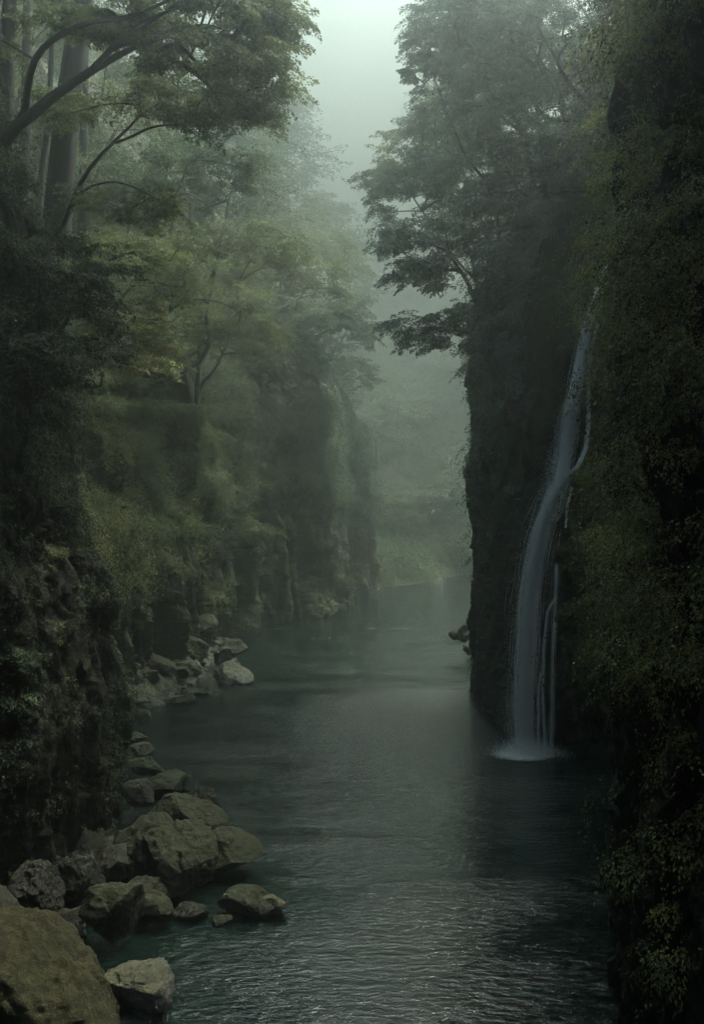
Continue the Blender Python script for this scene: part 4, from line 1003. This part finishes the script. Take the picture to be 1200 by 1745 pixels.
# churned white water where the fall lands
ddx = mth('DIVIDE', mth('SUBTRACT', sxyz.outputs['X'], 7.2), 1.35); ddy = mth('DIVIDE', mth('SUBTRACT', sxyz.outputs['Y'], 37.2), .95)
r2_ = mth('ADD', mth('MULTIPLY', ddx, ddx), mth('MULTIPLY', ddy, ddy))
lz = nd.new('ShaderNodeMapRange'); lk.new(mth('ADD', r2_, mth('MULTIPLY', mth('SUBTRACT', fo.outputs['Fac'], .5), 2.5)), lz.inputs['Value']); lz.inputs['From Min'].default_value = 1.1; lz.inputs['From Max'].default_value = .1
fo2 = nz_(1.0, .22, 2.6, 4.0, .65, .6)
fm2 = nd.new('ShaderNodeMapRange'); lk.new(fo2.outputs['Fac'], fm2.inputs['Value']); fm2.inputs['From Min'].default_value = .64; fm2.inputs['From Max'].default_value = .72
yb = nd.new('ShaderNodeMapRange'); lk.new(sxyz.outputs['Y'], yb.inputs['Value']); yb.inputs['From Min'].default_value = 52; yb.inputs['From Max'].default_value = 75
ex_ = mth('DIVIDE', mth('ADD', sxyz.outputs['X'], 2.6), 2.6); ey_ = mth('DIVIDE', mth('SUBTRACT', sxyz.outputs['Y'], 29.5), 4.0)
ne = nd.new('ShaderNodeMapRange'); lk.new(mth('ADD', mth('MULTIPLY', ex_, ex_), mth('MULTIPLY', ey_, ey_)), ne.inputs['Value']); ne.inputs['From Min'].default_value = 1.2; ne.inputs['From Max'].default_value = .3
fm3 = nd.new('ShaderNodeMapRange'); lk.new(fo.outputs['Fac'], fm3.inputs['Value']); fm3.inputs['From Min'].default_value = .60; fm3.inputs['From Max'].default_value = .72
far_f = mth('MAXIMUM', mth('MULTIPLY', mth('MULTIPLY', fm2.outputs[0], yb.outputs[0]), .55), mth('MULTIPLY', mth('MULTIPLY', fm3.outputs[0], ne.outputs[0]), .5))
foam = mth('MAXIMUM', far_f, mth('MAXIMUM', mth('MULTIPLY', mth('MULTIPLY', fm.outputs[0], fpm.outputs[0]), .6), mth('MULTIPLY', lz.outputs[0], .85)))
mc = nd.new('ShaderNodeMix'); mc.data_type = 'RGBA'; lk.new(foam, mc.inputs['Factor'])
mc.inputs['A'].default_value = (.003, .0095, .0078, 1); mc.inputs['B'].default_value = (.6, .66, .63, 1)
p = nd.new('ShaderNodeBsdfPrincipled'); p.inputs['IOR'].default_value = 1.34; p.inputs['Specular IOR Level'].default_value = .85
lk.new(mc.outputs['Result'], p.inputs['Base Color']); lk.new(bm_.outputs[0], p.inputs['Normal'])
lk.new(mth('MULTIPLY_ADD', foam, .5, .045), p.inputs['Roughness'])
lk.new(p.outputs[0], out.inputs['Surface']); M['water'] = m
V_ = [(-60, -90, 0), (110, -90, 0), (110, 200, 0), (-60, 200, 0)]
wo = link('river', mesh_np('river', V_, [[0, 1, 2, 3]], M['water'], smooth=False)); tag(wo, 'dark green rippled river winding through the gorge', 'river', kind='structure')
bed = link('riverbed', mesh_np('riverbed', [(-260, -95, -3.8), (260, -95, -3.8), (260, 480, -3.8), (-260, 480, -3.8)], [[0, 1, 2, 3]], M['soil'], smooth=False))
tag(bed, 'ground sheet under the river and hills', 'ground', kind='structure')

# ------------------------------------------------------------------ haze
def box_mesh(name, x0, x1, y0, y1, z0, z1, mat):
    V = [(x0, y0, z0), (x1, y0, z0), (x1, y1, z0), (x0, y1, z0), (x0, y0, z1), (x1, y0, z1), (x1, y1, z1), (x0, y1, z1)]
    Fq = [(0, 3, 2, 1), (4, 5, 6, 7), (0, 1, 5, 4), (1, 2, 6, 5), (2, 3, 7, 6), (3, 0, 4, 7)]
    return mesh_np(name, V, Fq, mat, smooth=False)
m, nt, nd, lk = newmat('haze_air')
out = nd.new('ShaderNodeOutputMaterial'); v = nd.new('ShaderNodeVolumePrincipled')
v.inputs['Color'].default_value = (.845, .932, .905, 1)
v.inputs['Density'].default_value = 0.0047
v.inputs['Anisotropy'].default_value = 0.88
lk.new(v.outputs[0], out.inputs['Volume'])
topz = max(clV[:, 2].max(), crV[:, 2].max(), hlV[:, 2].max()) + 8
print('top z', topz)
hz_o = link('haze', box_mesh('haze', -265, 265, -100, 485, -4.8, topz, m)); tag(hz_o, 'cool grey green mist filling the gorge', 'mist', kind='stuff')

# ------------------------------------------------------------------ light
world = bpy.data.worlds.new("World"); scene.world = world; world.use_nodes = True
wn = world.node_tree; bg = wn.nodes['Background']
sky = wn.nodes.new('ShaderNodeTexSky'); sky.sky_type = 'NISHITA'; sky.sun_disc = False
SUN_EL, SUN_AZ = 61, 44          # azimuth clockwise from +Y (ahead)
sky.sun_elevation = R(SUN_EL); sky.sun_rotation = R(SUN_AZ)
sky.air_density = 1.0; sky.dust_density = 1.5; sky.ozone_density = .5
hs = wn.nodes.new('ShaderNodeHueSaturation'); hs.inputs['Saturation'].default_value = .85
wn.links.new(sky.outputs[0], hs.inputs['Color']); wn.links.new(hs.outputs[0], bg.inputs['Color'])
bg.inputs['Strength'].default_value = 0.125
sd = bpy.data.lights.new('sun', 'SUN'); sd.energy = 4.0; sd.angle = R(10); sd.color = (1, .91, .79)
so = bpy.data.objects.new('sun', sd); col.objects.link(so)
d = Vector((math.sin(R(SUN_AZ)) * math.cos(R(SUN_EL)), math.cos(R(SUN_AZ)) * math.cos(R(SUN_EL)), math.sin(R(SUN_EL))))
so.rotation_euler = (-d).to_track_quat('-Z', 'Y').to_euler(); so.location = (0, 0, 90)

vs = scene.view_settings; vs.view_transform = 'Standard'; vs.look = 'None'; vs.gamma = 1; vs.exposure = 1.95
try: vs.use_curve_mapping = False
except Exception: pass
cy = scene.cycles
cy.use_denoising = True
try: cy.denoising_prefilter = 'NONE'
except Exception: pass
cy.max_bounces = 6; cy.diffuse_bounces = 2; cy.glossy_bounces = 2; cy.transmission_bounces = 3; cy.volume_bounces = 3; cy.transparent_max_bounces = 6
cy.caustics_reflective = False; cy.caustics_refractive = False; cy.sample_clamp_indirect = 4
